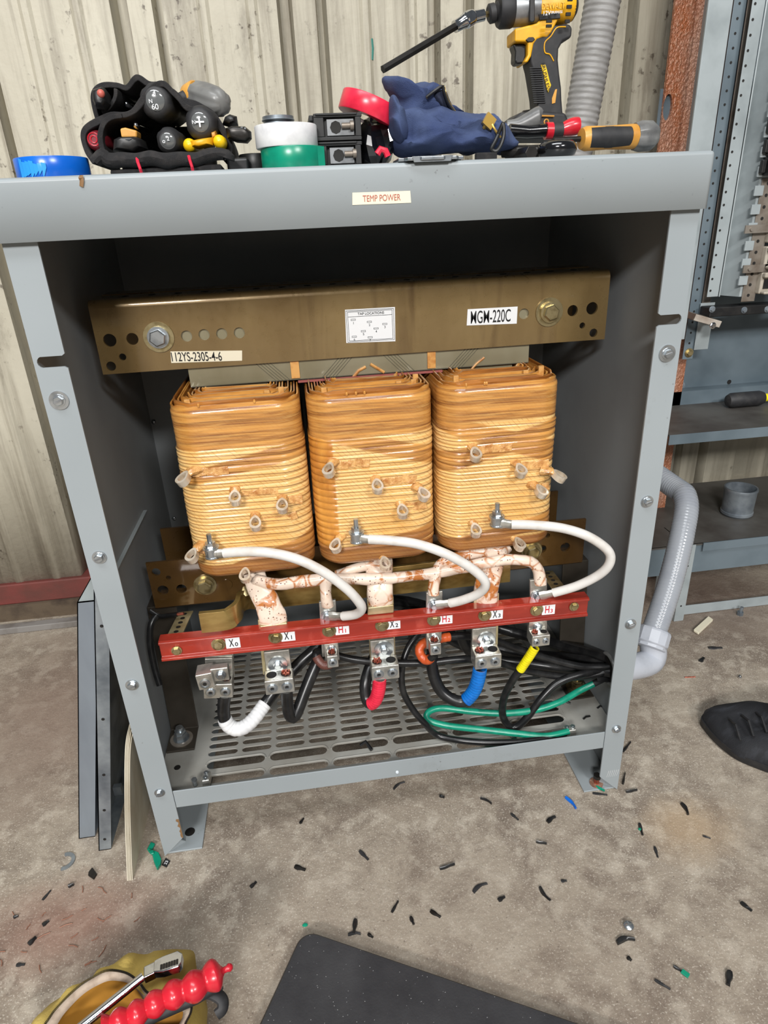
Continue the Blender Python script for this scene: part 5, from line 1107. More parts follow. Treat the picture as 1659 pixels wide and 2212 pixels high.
# anvil collar
c0_ = Vector((0.1884,0.2,1.0549)); c1_ = Vector((0.1751,0.2,1.0524)); dd = (c1_-c0_).normalized()
b = MB(); b.lathe(c0_, dd, [(0, .011), (.004, .010), (.006, .0075), (.008, .0098), (.014, .0098), (.016, .007)], 28); b.build('collar', M['rubber'], idr, smooth=30)
# hex bit held in the driver with a swivel socket
hb = thing('hex_bit_socket', 'chrome swivel socket with a long black hex key bit in the impact driver', 'drill bit', (0.1406,0.19,1.0426))
s0, s1, s2, s3, s4 = [Vector(p) for p in [(0.1773,0.2,1.0528),(0.1679,0.198,1.0512),(0.1517,0.195,1.048),(0.1314,0.188,1.0384),(0.0396,0.15,0.9917)]]
b = MB(); b.cyl(s0, s1, .0032, n=6); b.build('shank', M['brass'], hb)
b = MB(); b.lathe(s1, s2-s1, [(0, .0045), (.001, .0062), ((s2-s1).length*.6, .0064), ((s2-s1).length, .0072)], 24); b.build('drive_socket', M['chrome'], hb, smooth=35)
b = MB(); b.ball(s2, .0078, n=18); b.build('swivel', M['chrome'], hb)
b = MB(); Ls = (s3-s2).length; b.lathe(s2, s3-s2, [(.001, .0082), (Ls*.35, .0084), (Ls*.4, .0074), (Ls*.5, .0074), (Ls*.55, .0066), (Ls*1.05, .0062)], 24); b.build('hex_socket', M['chrome'], hb, smooth=35)
b = MB(); b.cyl(s3, s4, .0042, n=6); b.build('hex_key', M['darksteel'], hb)
# ---- grey handled pliers and the rest on the right of the lid
pl = thing('locking_pliers', 'pliers with a grey handle lying behind the navy pouch', 'pliers', (0.1835,0.09,0.9305))
b = MB(); b.tube(resample(spline([(0.1649,0.09,0.9266),(0.1778,0.088,0.926),(0.19,0.086,0.9298),(0.1984,0.084,0.9336),(0.2017,0.083,0.9334)], 8), 30), lambda t: .0055+.0045*math.sin(min(1, t*1.1)*math.pi*.5)-.004*max(0, t-.93)/.07, 14); b.build('handle', M['greyplastic'], pl)
tp = thing('red_handled_cutter', 'black taped tool with a red band and a bright red handle end', 'pliers', (0.2067,0.08,0.9186))
b = MB(); b.tube([(0.165,0.08,0.9215),(0.1858,0.08,0.9196),(0.2056,0.08,0.9199)], .0062, 14); b.build('taped_shaft', simple('glossy_black_tape', (16, 16, 18), .2, coat=.5), tp, noise=(.0012, 120))
b = MB(); b.cyl((0.2056,0.08,0.9195), (0.2129,0.08,0.9193), .0085, n=20); b.build('red_band', M['redgrip'], tp)
b = MB(); b.cyl((0.2129,0.08,0.9193), (0.2239,0.08,0.9198), .0080, n=20); b.build('black_band', M['rubber'], tp)
b = MB(); b.tube(resample(spline([(0.2239,0.08,0.9198),(0.2301,0.08,0.9214),(0.2379,0.08,0.9229),(0.2447,0.08,0.9232)], 6), 20), lambda t: .0060+.003*math.sin(t*math.pi*.75)-.005*max(0, t-.9)/.1, 14); b.build('red_handle', M['redgrip'], tp)
hk = thing('hex_key_bar', 'short thick dark hexagonal steel bar lying near the lid edge', 'hex bar', (0.1712,0.05,0.9023))
e0, e1_ = Vector((0.1708,0.09,0.9074)), Vector((0.1755,0.035,0.9008)); e0.z = e1_.z = LZ+.0068
b = MB(); b.cyl(e0, e1_, .0072, n=6); b.build('bar', M['darksteel'], hk, bevel=.0006)
rt_ = thing('ratchet_wrench', 'dark ratchet with a shiny round black head near the right lid edge', 'ratchet', (0.2089,0.05,0.9054))
q = Vector((0.2065,0.045,0.905)); b = MB(); b.lathe((q.x, .045, LZ+.001), Z, [(0, .014), (.003, .0185), (.008, .0205), (.013, .0195), (.016, .016), (.017, 0)], 32); b.build('head', simple('gloss_black', (20, 20, 22), .15, coat=.8), rt_, smooth=60)
b = MB(); b.tube([(q.x-.05, .075, LZ+.012), (q.x-.025, .06, LZ+.010), (q.x-.01, .05, LZ+.009)], .006, 12); b.build('handle', M['darksteel'], rt_)
od = thing('screwdriver', 'orange and black cushion grip screwdriver lying at the right lid corner', 'screwdriver', (0.2779,0.06,0.9056))
a0, a1, a2 = [Vector(p) for p in [(0.2353,0.055,0.9085),(0.2965,0.058,0.9091),(0.3229,0.06,0.9094)]]
for v in (a0, a1, a2): v.z = max(v.z, LZ+.0125)
multi(a0, a1-a0, [(0, .004), (.02, .0105), (.10, .0125), (.5, .0118), (.95, .0128), (1.02, .0125)], 'amber', 'handle', od, sc=(1, .95))
b = MB(); u_ = (a1-a0); b.tube([a0+u_*k-Y*.0035 for k in (.08, .14, .3, .5, .7, .88, .93)], lambda t: .0098*(1 if .12 < t < .88 else .75), 18, sc=(1, 1.05)); b.build('rubber_grip', M['rubber'], od)
multi(a1+(a1-a0)*.01, a2-a1, [(0, .0130), (.3, .0150), (.72, .0145), (.93, .0110), (1, .007)], 'greyplastic', 'end_cap', od, lobes=6, n=48)
b = MB(); b.cyl(a0-(a1-a0).normalized()*.03, a0, .0028, n=12); b.build('shaft', M['darksteel'], od)
# ================================================================ LEFT OF THE CABINET: removed covers and a booklet
def cover(label, fb, w, dpt, ht, lean, m, group):
    "tall cover standing on the floor: fb = front lower left corner, w across, dpt along y, leaning to the right"
    root = thing('cabinet_cover', label, 'metal cover', fb, group)
    fb = Vector(fb)
    def S(x, y, z): return fb+Vector((x+lean*z, y, z))
    t = .0014; b = MB()
    q = [S(0, 0, 0), S(w, 0, 0), S(w, 0, ht), S(0, 0, ht)]; b.prism(q, (0, t, 0)); b.build('front_flange', M[m], root)
    b = MB(); q = [S(0, 0, 0), S(t, 0, 0), S(t, 0, ht), S(0, 0, ht)]; b.prism(q, (0, dpt, 0)); b.build('sheet', M[m], root)
    b = MB(); q = [S(0, 0, ht-t), S(w, 0, ht-t), S(w, 0, ht), S(0, 0, ht)]; b.prism(q, (0, dpt, 0)); b.build('top_flange', M['lightsteel'], root)
    b = MB(); q = [S(0, 0, 0), S(w, 0, 0), S(w, 0, t), S(0, 0, t)]; b.prism(q, (0, dpt, 0)); b.build('bottom_flange', M[m], root)
    return root, S
f1 = (-0.4873,0.0533,0.0); f2 = (-0.451,0.0262,0.0)
c1, S = cover('blue grey metal cover leaning outermost on the left of the cabinet', (f1[0], f1[1], 0), .024, .28, 0.4116, .225, 'panelgrey', 'removed metal covers leaning by the cabinet')
c2, S2 = cover('galvanised metal cover with screw holes standing between the outer cover and the booklet', (f2[0], f2[1], 0), .018, .24, 0.4423, .205, 'galv', 'removed metal covers leaning by the cabinet')
hh = 0.4423
for k in (.05, .18, .33, .55, .88):
    b = MB(); p = S2(.009, 0, hh*k); b.cyl(p-Y*.0001, p-Y*.0005, .0022, n=12); b.build('screw_hole', M['hole'], c2)
p = Vector((-0.4268,0.09,0.0519)); b = MB(); b.obox(p, X*.006, Y*.004, Z*.008); b.build('clip', M['galv'], c2)
bk = thing('booklet', 'old tan instruction booklet standing on edge against the left side of the cabinet', 'booklet', (-0.3952,-0.0335,0.0))
B0, B1, B2_, B3 = [Vector(p) for p in [(-0.3977,-0.0334,-0.0064),(-0.3859,-0.0039,0.0969),(-0.3759,0.028,0.1839),(-0.3741,0.0602,0.1993)]]
def sheet(off, m, th, dp, nm, ext=0):
    P = spline([B0+X*off, B1+X*(off*1.0-.001), B2_+X*off*1.0, B3+X*off*1.1+Z*ext], 8); b = MB(); rs = []
    for p in P: rs.append([p, p+X*th, p+X*th+Y*dp, p+Y*dp])
    b.rings(rs); return b.build(nm, m, bk, smooth=30)
sheet(0, M['paperbk'], .0011, .22, 'cover_sheet')
for k in range(4): sheet(.0018+.0011*k, M['paperbk'], .0006, .21-.004*k, 'page', .004*(k % 2))
sheet(.0066, M['paperbk'], .0009, .22, 'cover_sheet', -.003)
# ================================================================ SMALL THINGS ON THE FLOOR
def FZ(z=0.0): return z
# broken half washer
c = Vector((-0.4962,0.0153,0.0)); b = MB(); n = 20; P = [c+Vector((.0145*math.cos(a), .0145*math.sin(a), 0)) for a in [math.radians(-95+200*i/n) for i in range(n+1)]]+[c+Vector((.0095*math.cos(a), .0095*math.sin(a), 0)) for a in [math.radians(105-200*i/n) for i in range(n+1)]]
b.prism([p+Z*.0004 for p in P], (0, 0, .002)); tag(b.build('half_washer', M['galv'], None), 'broken half of a flat grey washer on the floor at the far left', 'washer')
b = MB(); b.prism([(-0.4552,-0.0099,0.0004),(-0.4519,-0.0031,0.0004),(-0.4423,-0.015,0.0004),(-0.4448,-0.0226,0.0004),(-0.4545,-0.0151,0.0004)], (0, 0, .003)); tag(b.build('metal_flake', M['darksteel'], None, bevel=.0006), 'dark square metal flake below the half washer', 'scrap')
# green tape scrap and black number tag
b = MB(); b.prism([(-0.3738,0.0257,0.002),(-0.3669,0.0213,0.002),(-0.3705,0.0077,0.002),(-0.3773,0.012,0.002)], (0, 0, .003)); b.prism([(-0.3749,0.0124,0.001),(-0.3579,0.0032,0.001),(-0.3523,-0.01,0.001),(-0.3523,-0.0175,0.001),(-0.3563,-0.0242,0.001),(-0.3632,-0.0111,0.001),(-0.3676,0.0018,0.001)], (0, 0, .006)); b.prism([(-0.3742,0.0067,0.006),(-0.3663,0.0069,0.006),(-0.3637,0.0003,0.006),(-0.3689,-0.0003,0.006)], (0, 0, .003))
tag(b.build('tape_scrap', M['green_tape'], None, bevel=.0012, noise=(.001, 100)), 'shiny crumpled green tape scrap by the left cabinet foot', 'tape scrap')
nt = thing('number_tag', 'little black tag with white 23 beside the green tape scrap', 'tag', (-0.3476,-0.0115,0.0))
b = MB(); q = [(-0.3481,-0.0035,0.0006),(-0.3404,-0.0102,0.0006),(-0.3441,-0.02,0.0006),(-0.3521,-0.0149,0.0006)]; b.prism(q, (0, 0, .0004)); b.build('tag_strip', M['black'], nt)
cq = sum((Vector(p) for p in q), Vector())/4; rr_ = (Vector(q[2])-Vector(q[1])); rr_.z = 0; lettering('23', cq+Z*.0006, -rr_.normalized(), Vector((rr_.y, -rr_.x, 0)).normalized(), .0045, M['label_white'], nt)
# strips of cable jacket
def scrap(x0, x1, w, th, curl, m, label, group, nm='insulation_scrap', cat='scrap'):
    a, c = Vector(x0), Vector(x1); d = c-a; Lg = d.length; dn = d.normalized(); sd = Vector((-dn.y, dn.x, 0)); n = 7; rs = []
    for i in range(n):
        t = i/(n-1); p = a+d*t+sd*curl*math.sin(t*math.pi); k = w*.78*(.55+.45*math.sin(math.pi*min(1, t*1.3+.12))); h = th
        rs.append([p+sd*k+Z*.0004, p+sd*k*.8+Z*(h*.75), p+Z*h, p-sd*k*.8+Z*(h*.75), p-sd*k+Z*.0004])
    b = MB(); b.rings(rs); return tag(b.build(nm, M[m], None, smooth=50), label, cat, group)
BLK = [((-0.0,0.0614,0.0),(0.0201,0.0732,0.0),0.003,0.003),((-0.1513,0.0219,0.0),(-0.1454,0.0302,-0.0),0.0028,0),((0.1328,0.0195,0.0),(0.1469,0.0062,-0.0),0.002,0.002),((0.1712,-0.0156,0.0),(0.1786,-0.0288,0.0),0.003,0),((0.2196,-0.0401,0.0),(0.2348,-0.0326,0.0),0.0048,0.001),((0.1915,-0.0699,0.0),(0.2055,-0.0755,0.0),0.0022,0),((0.3553,-0.1058,0.0),(0.3511,-0.1224,0.0),0.003,0),((0.1724,-0.1374,0.0),(0.1797,-0.158,0.0),0.0034,-0.002),((0.2405,-0.2245,0.0),(0.2642,-0.2238,0.0),0.0048,0.003),((0.2652,-0.2718,0.0),(0.2778,-0.2847,0.0),0.0026,0),((0.4233,-0.2013,0.0),(0.4299,-0.2144,0.0),0.0038,0),((0.357,-0.2778,0.0),(0.3456,-0.2915,0.0),0.0055,0),((0.0812,-0.1296,0.0),(0.1032,-0.1203,0.0),0.0042,0.003),((-0.0325,-0.1394,0.0),(-0.0217,-0.1257,0.0),0.0026,0),((-0.081,-0.1415,0.0),(-0.0851,-0.1592,0.0),0.0045,0),((-0.0923,-0.1592,0.0),(-0.0762,-0.1607,0.0),0.0034,0.002),((-0.0087,-0.1497,0.0),(-0.0062,-0.1601,0.0),0.0034,0),((0.0438,-0.0883,0.0),(0.066,-0.0848,0.0),0.003,0),((-0.0652,-0.0399,0.0),(-0.0542,-0.057,0.0),0.004,0),((-0.2217,-0.0719,0.0),(-0.2137,-0.0648,0.0),0.0034,0),((0.433,-0.0432,0.0),(0.4314,-0.0636,0.0),0.0042,0.002),((0.2041,-0.1338,0.0),(0.2118,-0.1345,0.0),0.003,0),((0.1111,-0.1465,0.0),(0.1212,-0.1429,0.0),0.004,0),((-0.4784,-0.0273,0.0),(-0.4713,-0.0256,0.0),0.0032,0),((-0.5086,-0.0423,0.0),(-0.5017,-0.029,0.0),0.0026,0),((-0.4961,-0.0803,0.0),(-0.4895,-0.0751,0.0),0.004,0),((-0.5054,-0.1045,0.0),(-0.4991,-0.0959,0.0),0.0042,0),((-0.5117,-0.1285,0.0),(-0.5012,-0.1296,0.0),0.0034,0),((-0.5395,-0.0617,0.0),(-0.5336,-0.0613,0.0),0.003,0),((0.3605,-0.008,0.0),(0.3792,-0.0076,0.0),0.0024,0),((0.3088,-0.0007,0.0),(0.3298,-0.008,0.0),0.003,0),((0.3944,0.0717,-0.0),(0.4177,0.0901,-0.0),0.0028,0),((0.3627,0.0074,0.0),(0.3764,0.0271,0.0),0.0026,0),((0.6979,0.3087,0.0),(0.7252,0.3033,-0.0),0.007,0),((0.6557,0.27,0.0),(0.6696,0.2795,0.0),0.006,0),((0.0707,0.0359,0.0),(0.0772,0.0311,0.0),0.0032,0),((0.4324,-0.1005,0.0),(0.4408,-0.1066,0.0),0.002,0)]
for k, (a, c, w_, cu) in enumerate(BLK):
    scrap(a, c, w_, .0022+.0012*(k % 3), cu, 'black_wire' if k % 3 else 'rubber', 'little curved strip of black cable jacket lying on the concrete floor', 'black cable jacket strips on the floor')
GRY = [((-0.1598,-0.0494,0.0),(-0.1447,-0.0578,0.0),0.005,0),((0.0189,-0.1454,0.0),(0.0303,-0.1562,0.0),0.004,0),((-0.0667,-0.1622,0.0),(-0.0608,-0.168,0.0),0.003,0),((0.2457,-0.2423,0.0),(0.2486,-0.2472,0.0),0.0035,0)]
for a, c, w_, cu in GRY: scrap(a, c, w_, .0026, cu, 'greyplastic' if False else 'darksteel', 'small dull grey strip of cable jacket lying flat on the floor', 'grey jacket strips on the floor')
scrap((0.2641,-0.0019,0.0), (0.2713,-0.0244,0.0), .0034, .005, .002, 'blue_roll', 'bright blue strip of insulation on the floor near the right foot', None)
scrap((0.3184,0.0078,0.003), (0.3273,-0.003,0.003), .0022, .004, 0, 'green_tape', 'green tape sliver on the right cabinet foot', None, 'tape_scrap', 'tape scrap')
gp = scrap((0.3529,-0.0657,0.0), (0.3479,-0.0851,0.0), .0036, .003, 0, 'black_wire', 'black jacket strip with a green speck right of the cabinet', None)
b = MB(); b.ball((0.3482,-0.0756,0.002), .0025, (1, 1, .6), 8); b.build('green_speck', M['green_tape'], gp)
gp = scrap((0.2952,-0.2613,0.0), (0.3021,-0.2689,0.0), .0026, .003, 0, 'black_wire', 'black strip with a green tape tip at the lower right', None)
a, c = Vector((0.3011,-0.2682,0.001)), Vector((0.3063,-0.2754,0.001)); b = MB(); b.obox((a+c)/2+Z*.001, (c-a)/2, Vector((-(c-a).y, (c-a).x, 0)).normalized()*.0030, Z*.0012); b.build('green_tip', M['green_tape'], gp, bevel=.0006)
b = MB(); b.ball((-0.1472,-0.1374,0.001), .003, (1.3, .9, .6), 8); tag(b.build('tape_scrap', M['green_tape'], None), 'tiny green crumb just above the black mat corner', 'tape scrap')
q = Vector((0.2639,-0.2083,0.0)); sc = thing('screw', 'single bright zinc screw standing head up on the floor', 'screw', q)
b = MB(); b.cyl(q+Z*.0003, q+Z*.004, .0030, n=10); b.build('thread', M['zinc'], sc); b = MB(); b.lathe(q+Z*.004, Z, [(0, .0062), (.001, .0064), (.003, .0045), (.0036, .0)], 20); b.build('head', M['zinc'], sc, smooth=50)
for q in ((-0.077,0.0574,0.0), (-0.0855,-0.0037,0.0)):
    pass
# copper strands scattered on the left
for k in range(26):
    cx, cy = random.gauss(-.455, .045), random.gauss(-.085, .03); a = random.uniform(0, 6.3); l = random.uniform(.006, .016)
    b = MB(); p = Vector((cx, cy, .0012)); d = Vector((math.cos(a), math.sin(a), 0))*l/2; b.tube([p-d, p+Vector((-d.y, d.x, 0))*.15, p+d], .0006, 5)
    tag(b.build('copper_strand', simple('dull_copper', (150, 104, 84), .5, .2) if k == 0 else bpy.data.materials['dull_copper'], None), 'short fine copper strand in the reddish dust at lower left', 'wire strand', 'copper strands on the dusty floor')
# dark strap with a slotted grey clip near the frame
b = MB(); b.prism([(0.6986,0.3659,0.001),(0.7599,0.4076,0.001),(0.7623,0.3942,0.001),(0.7024,0.353,0.001)], (0, 0, .006)); tag(b.build('slotted_clip', M['label_cream'], None, bevel=.002), 'pale slotted clip on the floor below the open frame', 'clip')
q = Vector((0.8347,0.407,0.0)); b = MB(); b.cyl(q, q+Z*.008, .007, n=6); b.cyl(q+Z*.008, q+Z*.02+X*.002, .0035, n=10); tag(b.build('hex_bolt', M['galv'], None), 'hex bolt standing on the floor near the pale clip', 'bolt')
b = MB(); b.ball((0.7008,0.2104,0.003), .004, n=10); tag(b.build('steel_ball', M['chrome'], None), 'small shiny ball of metal above the black shoe', 'metal scrap')
b = MB(); q = [Vector((0.5999,0.231,0.001)), Vector((0.6204,0.2284,0.001))]; b.tube(q, .0012, 6); tag(b.build('copper_wire', M['copper'], None), 'short bright copper wire on the floor right of the cabinet', 'wire strand')
# ---- black foam mat
A = Vector((-0.1483,-0.152,0.018)); rv = (Vector((0.1316,-0.2965,0.018))-A); rv.z = 0; rv.normalize(); fv = Vector((rv.y, -rv.x, 0))
mt = thing('kneeling_mat', 'black foam kneeling mat with white specks at the bottom of the photo', 'mat', A+rv*.2+fv*.15-Z*.018)
def matring(ins, z, W_=.46, D_=.34):
    out = []
    for x, y in rrect(W_/2-ins, D_/2-ins, .020-ins*.4, 8): out.append(Vector((A.x, A.y, 0))+rv*(x+W_/2)+fv*(y+D_/2)+Z*z)
    return out
b = MB(); b.rings([matring(.001, .0004), matring(0, .003), matring(0, .014), matring(.003, .018), matring(.010, .0185)]); b.build('foam', M['mat'], mt, smooth=40)
# ---- yellow tool bag
bg = thing('tool_bag', 'open yellow canvas tool bag with an orange lining in the lower left', 'tool bag', (-0.3644,-0.1926,0.0))
OUT = [(-0.4436,-0.2447,0.055),(-0.4391,-0.2325,0.055),(-0.4271,-0.2195,0.055),(-0.4073,-0.2053,0.055),(-0.3907,-0.197,0.055),(-0.3736,-0.1885,0.055),(-0.3586,-0.1805,0.055),(-0.3426,-0.1756,0.055),(-0.3245,-0.1774,0.055),(-0.3073,-0.177,0.055),(-0.2894,-0.1766,0.055),(-0.2754,-0.18,0.055),(-0.2697,-0.1907,0.055),(-0.2702,-0.2043,0.055),(-0.263,-0.2197,0.055),(-0.2576,-0.2353,0.055),(-0.2544,-0.2546,0.055),(-0.2523,-0.2858,0.055),(-0.2771,-0.3105,0.055),(-0.3394,-0.3162,0.055),(-0.4051,-0.2905,0.055)]
MO = [(-0.4031,-0.2761,0.1),(-0.403,-0.2592,0.1),(-0.3942,-0.2456,0.1),(-0.3824,-0.2338,0.1),(-0.3699,-0.2264,0.1),(-0.3574,-0.2217,0.1),(-0.3446,-0.2238,0.1),(-0.331,-0.2298,0.1),(-0.3181,-0.2404,0.1),(-0.3082,-0.2513,0.1),(-0.2939,-0.259,0.1),(-0.2788,-0.2637,0.1),(-0.2665,-0.267,0.1),(-0.2597,-0.2716,0.1),(-0.2599,-0.2803,0.1),(-0.2635,-0.2878,0.1),(-0.2661,-0.3018,0.1),(-0.303,-0.3195,0.1),(-0.3572,-0.311,0.1)]
O_ = resample(spline(OUT, 6, closed=True)+[Vector(OUT[0])], 97)[:-1]; M_ = resample(spline(MO, 6, closed=True)+[Vector(MO[0])], 97)[:-1]
# line both loops up by angle
def byang(P):
    c = sum(P, Vector())/len(P); out = []
    Q = sorted(P, key=lambda p: math.atan2(p.y-c.y, p.x-c.x)); return Q
O_, M_ = byang(O_), byang(M_)
cO = sum(O_, Vector())/len(O_); cM = sum(M_, Vector())/len(M_)
def sc_ring(P, c, k, z): return [Vector((c.x+(p.x-c.x)*k, c.y+(p.y-c.y)*k, z(p) if callable(z) else z)) for p in P]
def mixr(A, B, t, dz=0, amp=0): return [a.lerp(b_, t)+Z*(dz+amp*math.sin(i*.9)+amp*.6*math.sin(i*.37)) for i, (a, b_) in enumerate(zip(A, B))]
b = MB(); b.rings([sc_ring(O_, cO, .86, .001), sc_ring(O_, cO, .97, .02), O_, mixr(O_, M_, .35, .010, .004), mixr(O_, M_, .7, .012, .003), M_]); 
b.b.faces.ensure_lookup_table(); bmesh.ops.delete(b.b, geom=[b.b.faces[-1]], context='FACES_ONLY')
b.build('canvas', M['bagy'], bg, noise=(.008, 26), smooth=60)
b = MB(); b.rings([M_, sc_ring(M_, cM, .95, .088), sc_ring(M_, cM, .90, .05), sc_ring(M_, cM, .84, .010)]); 
b.b.faces.ensure_lookup_table(); f = [f for f in b.b.faces if len(f.verts) > 10 and f.calc_center_median().z > .09]; bmesh.ops.delete(b.b, geom=f, context='FACES_ONLY')
b.build('lining', M['bagin'], bg, noise=(.003, 30), smooth=60)
b = MB(); R1 = sc_ring(M_, cM, 1.012, .1015); R2 = sc_ring(M_, cM, .90, .0955); b.rings([R1, R2], caps=False); o = b.build('zipper_tape', M['webbing'], bg, noise=(.0015, 30)); md = o.modifiers.new('t', 'SOLIDIFY'); md.thickness = .0014
Q = resample(spline(sc_ring(M_, cM, 1.012, .1035), 2, closed=True), 330)
b = MB()
for p, p2 in zip(Q[::1], Q[1:]):
    d = p2-p; d.z = 0
    if d.length < 1e-6: continue
    b.obox(p, d*.26, Vector((-d.y, d.x, 0)).normalized()*.0011, Z*.0006)
o = b.build('zipper_teeth', M['darksteel'], bg, smooth=0); tag(o, kind='stuff')
b = MB(); b.ball((cM.x, cM.y+.01, .03), .05, (1.3, 1, .35)); tag(b.build('dark_cloth', M['blackcloth'], None, noise=(.01, 30)), 'dark crumpled cloth inside the yellow tool bag', 'cloth')
# chrome ratchet on the bag
rw = thing('ratchet_wrench', 'long chrome ratchet wrench lying across the yellow bag', 'wrench', (-0.3141,-0.2591,0.13))
r0, r1, r2, r3 = [Vector(p) for p in [(-0.3688,-0.2866,0.118),(-0.3063,-0.2465,0.125),(-0.2963,-0.2446,0.127),(-0.2679,-0.2416,0.13)]]
b = MB(); b.tube([r0, r0.lerp(r1, .5), r0.lerp(r1, .97)], .0046, 16); b.build('shaft', M['chrome'], rw)
b = MB(); b.obox((r1+r2)/2, (r2-r1)*.6, Vector((-(r2-r1).y, (r2-r1).x, 0)).normalized()*.0062, Z*.0055); b.build('neck', M['chrome'], rw, bevel=.0015)
hd_ = (r3-r2).normalized(); sdd = Vector((-hd_.y, hd_.x, 0)).normalized(); b = MB(); Lh2 = (r3-r2).length
b.prism([r2-sdd*.0062-Z*.004, r2+hd_*Lh2*.35-sdd*.0088-Z*.004, r2+hd_*Lh2*.9-sdd*.0092-Z*.004, r3-sdd*.006-Z*.004, r3+hd_*.001+sdd*.004-Z*.004, r2+hd_*Lh2*.85+sdd*.0085-Z*.004, r2+hd_*Lh2*.3+sdd*.0080-Z*.004, r2+sdd*.0062-Z*.004], Z*.011); o = b.build('head', M['chrome'], rw, bevel=.0012)
for k in range(7):
    p = r2+hd_*Lh2*(.28+.095*k)+Z*.0072-sdd*.0005; b = MB(); b.obox(p-sdd*.0032, hd_*.0011, sdd*.0026, Z*.0005); b.build('gear_tooth', M['darksteel'], o)
# red knobbly handle
rk = thing('knobbed_tool', 'tool with a glossy red handle of round bulges over a black grip', 'pliers', (-0.2658,-0.2601,0.11))
KN = [(Vector(p), r) for p, r in [((-0.2341,-0.2553,0.12),0.0152),((-0.2542,-0.2647,0.122),0.0146),((-0.2746,-0.2694,0.122),0.0132),((-0.2921,-0.2753,0.122),0.0122),((-0.3083,-0.2813,0.122),0.0122),((-0.3244,-0.2858,0.122),0.0118),((-0.3404,-0.2899,0.122),0.0118)]]
rs = []; path = []; rad = []
for i in range(len(KN)-1):
    (p, r), (q, r2_) = KN[i], KN[i+1]
    for k in range(12):
        t = k/12; path.append(p.lerp(q, t)); e = r*(1-t)+r2_*t; rad.append(e*(.70+.34*abs(math.cos(math.pi*t))**1.0))
tip = Vector((-0.2195,-0.2501,0.12)); d0 = (KN[0][0]-KN[1][0]).normalized()
pre = [tip+d0*.004, tip+d0*.003, tip, tip-d0*.003, KN[0][0].lerp(tip, .62), KN[0][0].lerp(tip, .48), KN[0][0].lerp(tip, .30), KN[0][0].lerp(tip, .15)]; prr = [.0006, .0028, .0043, .0030, .0032, .0062, .0125, .0148]
path = pre+path; rad = prr+rad; N_ = len(path)
b = MB(); b.tube(path, lambda t: rad[min(int(round(t*(N_-1))), N_-1)], 24); b.build('red_handle', M['redgrip'], rk, smooth=70)
b = MB(); b.tube([KN[0][0]-Z*.012+d0*.004, KN[1][0]-Z*.013, KN[3][0]-Z*.012, KN[5][0]-Z*.012], .009, 14, sc=(1.1, .8)); b.build('black_grip', M['rubber'], rk)
hs = spline([(-0.2485,-0.2572,0.1),(-0.2378,-0.2606,0.098),(-0.2292,-0.2661,0.094),(-0.2291,-0.2729,0.09),(-0.2349,-0.2762,0.088)], 6); b = MB(); b.tube(hs, lambda t: .0062-.0012*t, 12, sc=(1.2, .7)); b.build('black_lever', M['rubber'], rk)
# ---- shoe at the right edge
sh = thing('shoe', 'black fabric shoe stepping in at the right edge of the floor', 'shoe', (0.6083,0.0707,0.0))
PO = [(0.5575,0.1105,0.012),(0.581,0.1229,0.012),(0.6163,0.1187,0.012),(0.657,0.0944,0.012),(0.7032,0.0627,0.012),(0.7617,0.0189,0.012),(0.7304,-0.0364,0.012),(0.6614,-0.0523,0.012),(0.6177,-0.0277,0.012),(0.5879,-0.0029,0.012),(0.5654,0.0232,0.012),(0.5542,0.059,0.012),(0.5531,0.095,0.012)]
P = spline([Vector((p[0], p[1], 0)) for p in PO], 6, closed=True); cS = sum(P, Vector())/len(P)
tx = min(p.x for p in P)
def shr(k, z, zz=0): return [Vector((cS.x+(p.x-cS.x)*k, cS.y+(p.y-cS.y)*k, z+zz*max(0, (p.x-tx)))) for p in P]
b = MB(); b.rings([shr(.97, .001), shr(1.0, .004), shr(1.0, .016)]); b.build('sole', M['rubber'], sh, smooth=40)
b = MB(); b.rings([shr(.985, .012), shr(.98, .020, .05), shr(.90, .030, .10), shr(.76, .037, .16), shr(.56, .042, .20), shr(.33, .045, .22), shr(.08, .047, .22)]); b.build('upper', M['shoe'], sh, smooth=70, noise=(.0035, 25))
for k in range(5):
    p = cS+X*(-.055+.022*k); p.z = .050+.016*k*.3; b = MB(); b.tube([p+Vector((-.006, -.024, -.006)), p+Vector((0, 0, .004)), p+Vector((.006, .024, -.006))], .0022, 8); b.build('lace', M['rubber'], sh)

# ================================================================ RIGHT: steel column, open switchboard frame
rc = thing('steel_column', 'rust orange painted steel column with an oval hole behind the lid corner', 'column', (.66, .60, 0))
CYr = .60
xa, xb = 0.6189, 0.708
b = MB(); bb = b.b; x0, x1, z0, z1 = xa, xb+.03, 0.0, 1.75
vs = [bb.verts.new(p) for p in ((x0, CYr, z0), (x1, CYr, z0), (x1, CYr, z1), (x0, CYr, z1))]; ed = [bb.edges.new((vs[i], vs[(i+1) % 4])) for i in range(4)]
hc = Vector((0.6173,0.6,1.0033)); hc.x += .010
h = [bb.verts.new((hc.x+.0085*math.cos(a), CYr, hc.z+.021*math.sin(a))) for a in [i*math.pi/12 for i in range(24)]]; ed += [bb.edges.new((h[i], h[(i+1) % 24])) for i in range(24)]
bmesh.ops.triangle_fill(bb, use_beauty=True, edges=ed, normal=(0, -1, 0)); g = bmesh.ops.extrude_face_region(bb, geom=list(bb.faces))
for v in [e for e in g['geom'] if isinstance(e, bmesh.types.BMVert)]: v.co.y += .006
b.build('web', M['rust'], rc, smooth=0)
b = MB(); b.box((hc.x-.014, CYr+.0065, hc.z-.03), (hc.x+.014, CYr+.008, hc.z+.03)); b.build('backing_strip', M['bluesteel'], rc)
fr = thing('switchboard_frame', 'open blue grey switchboard cabinet frame with shelves at the right', 'electrical cabinet', (.85, .5, 0))
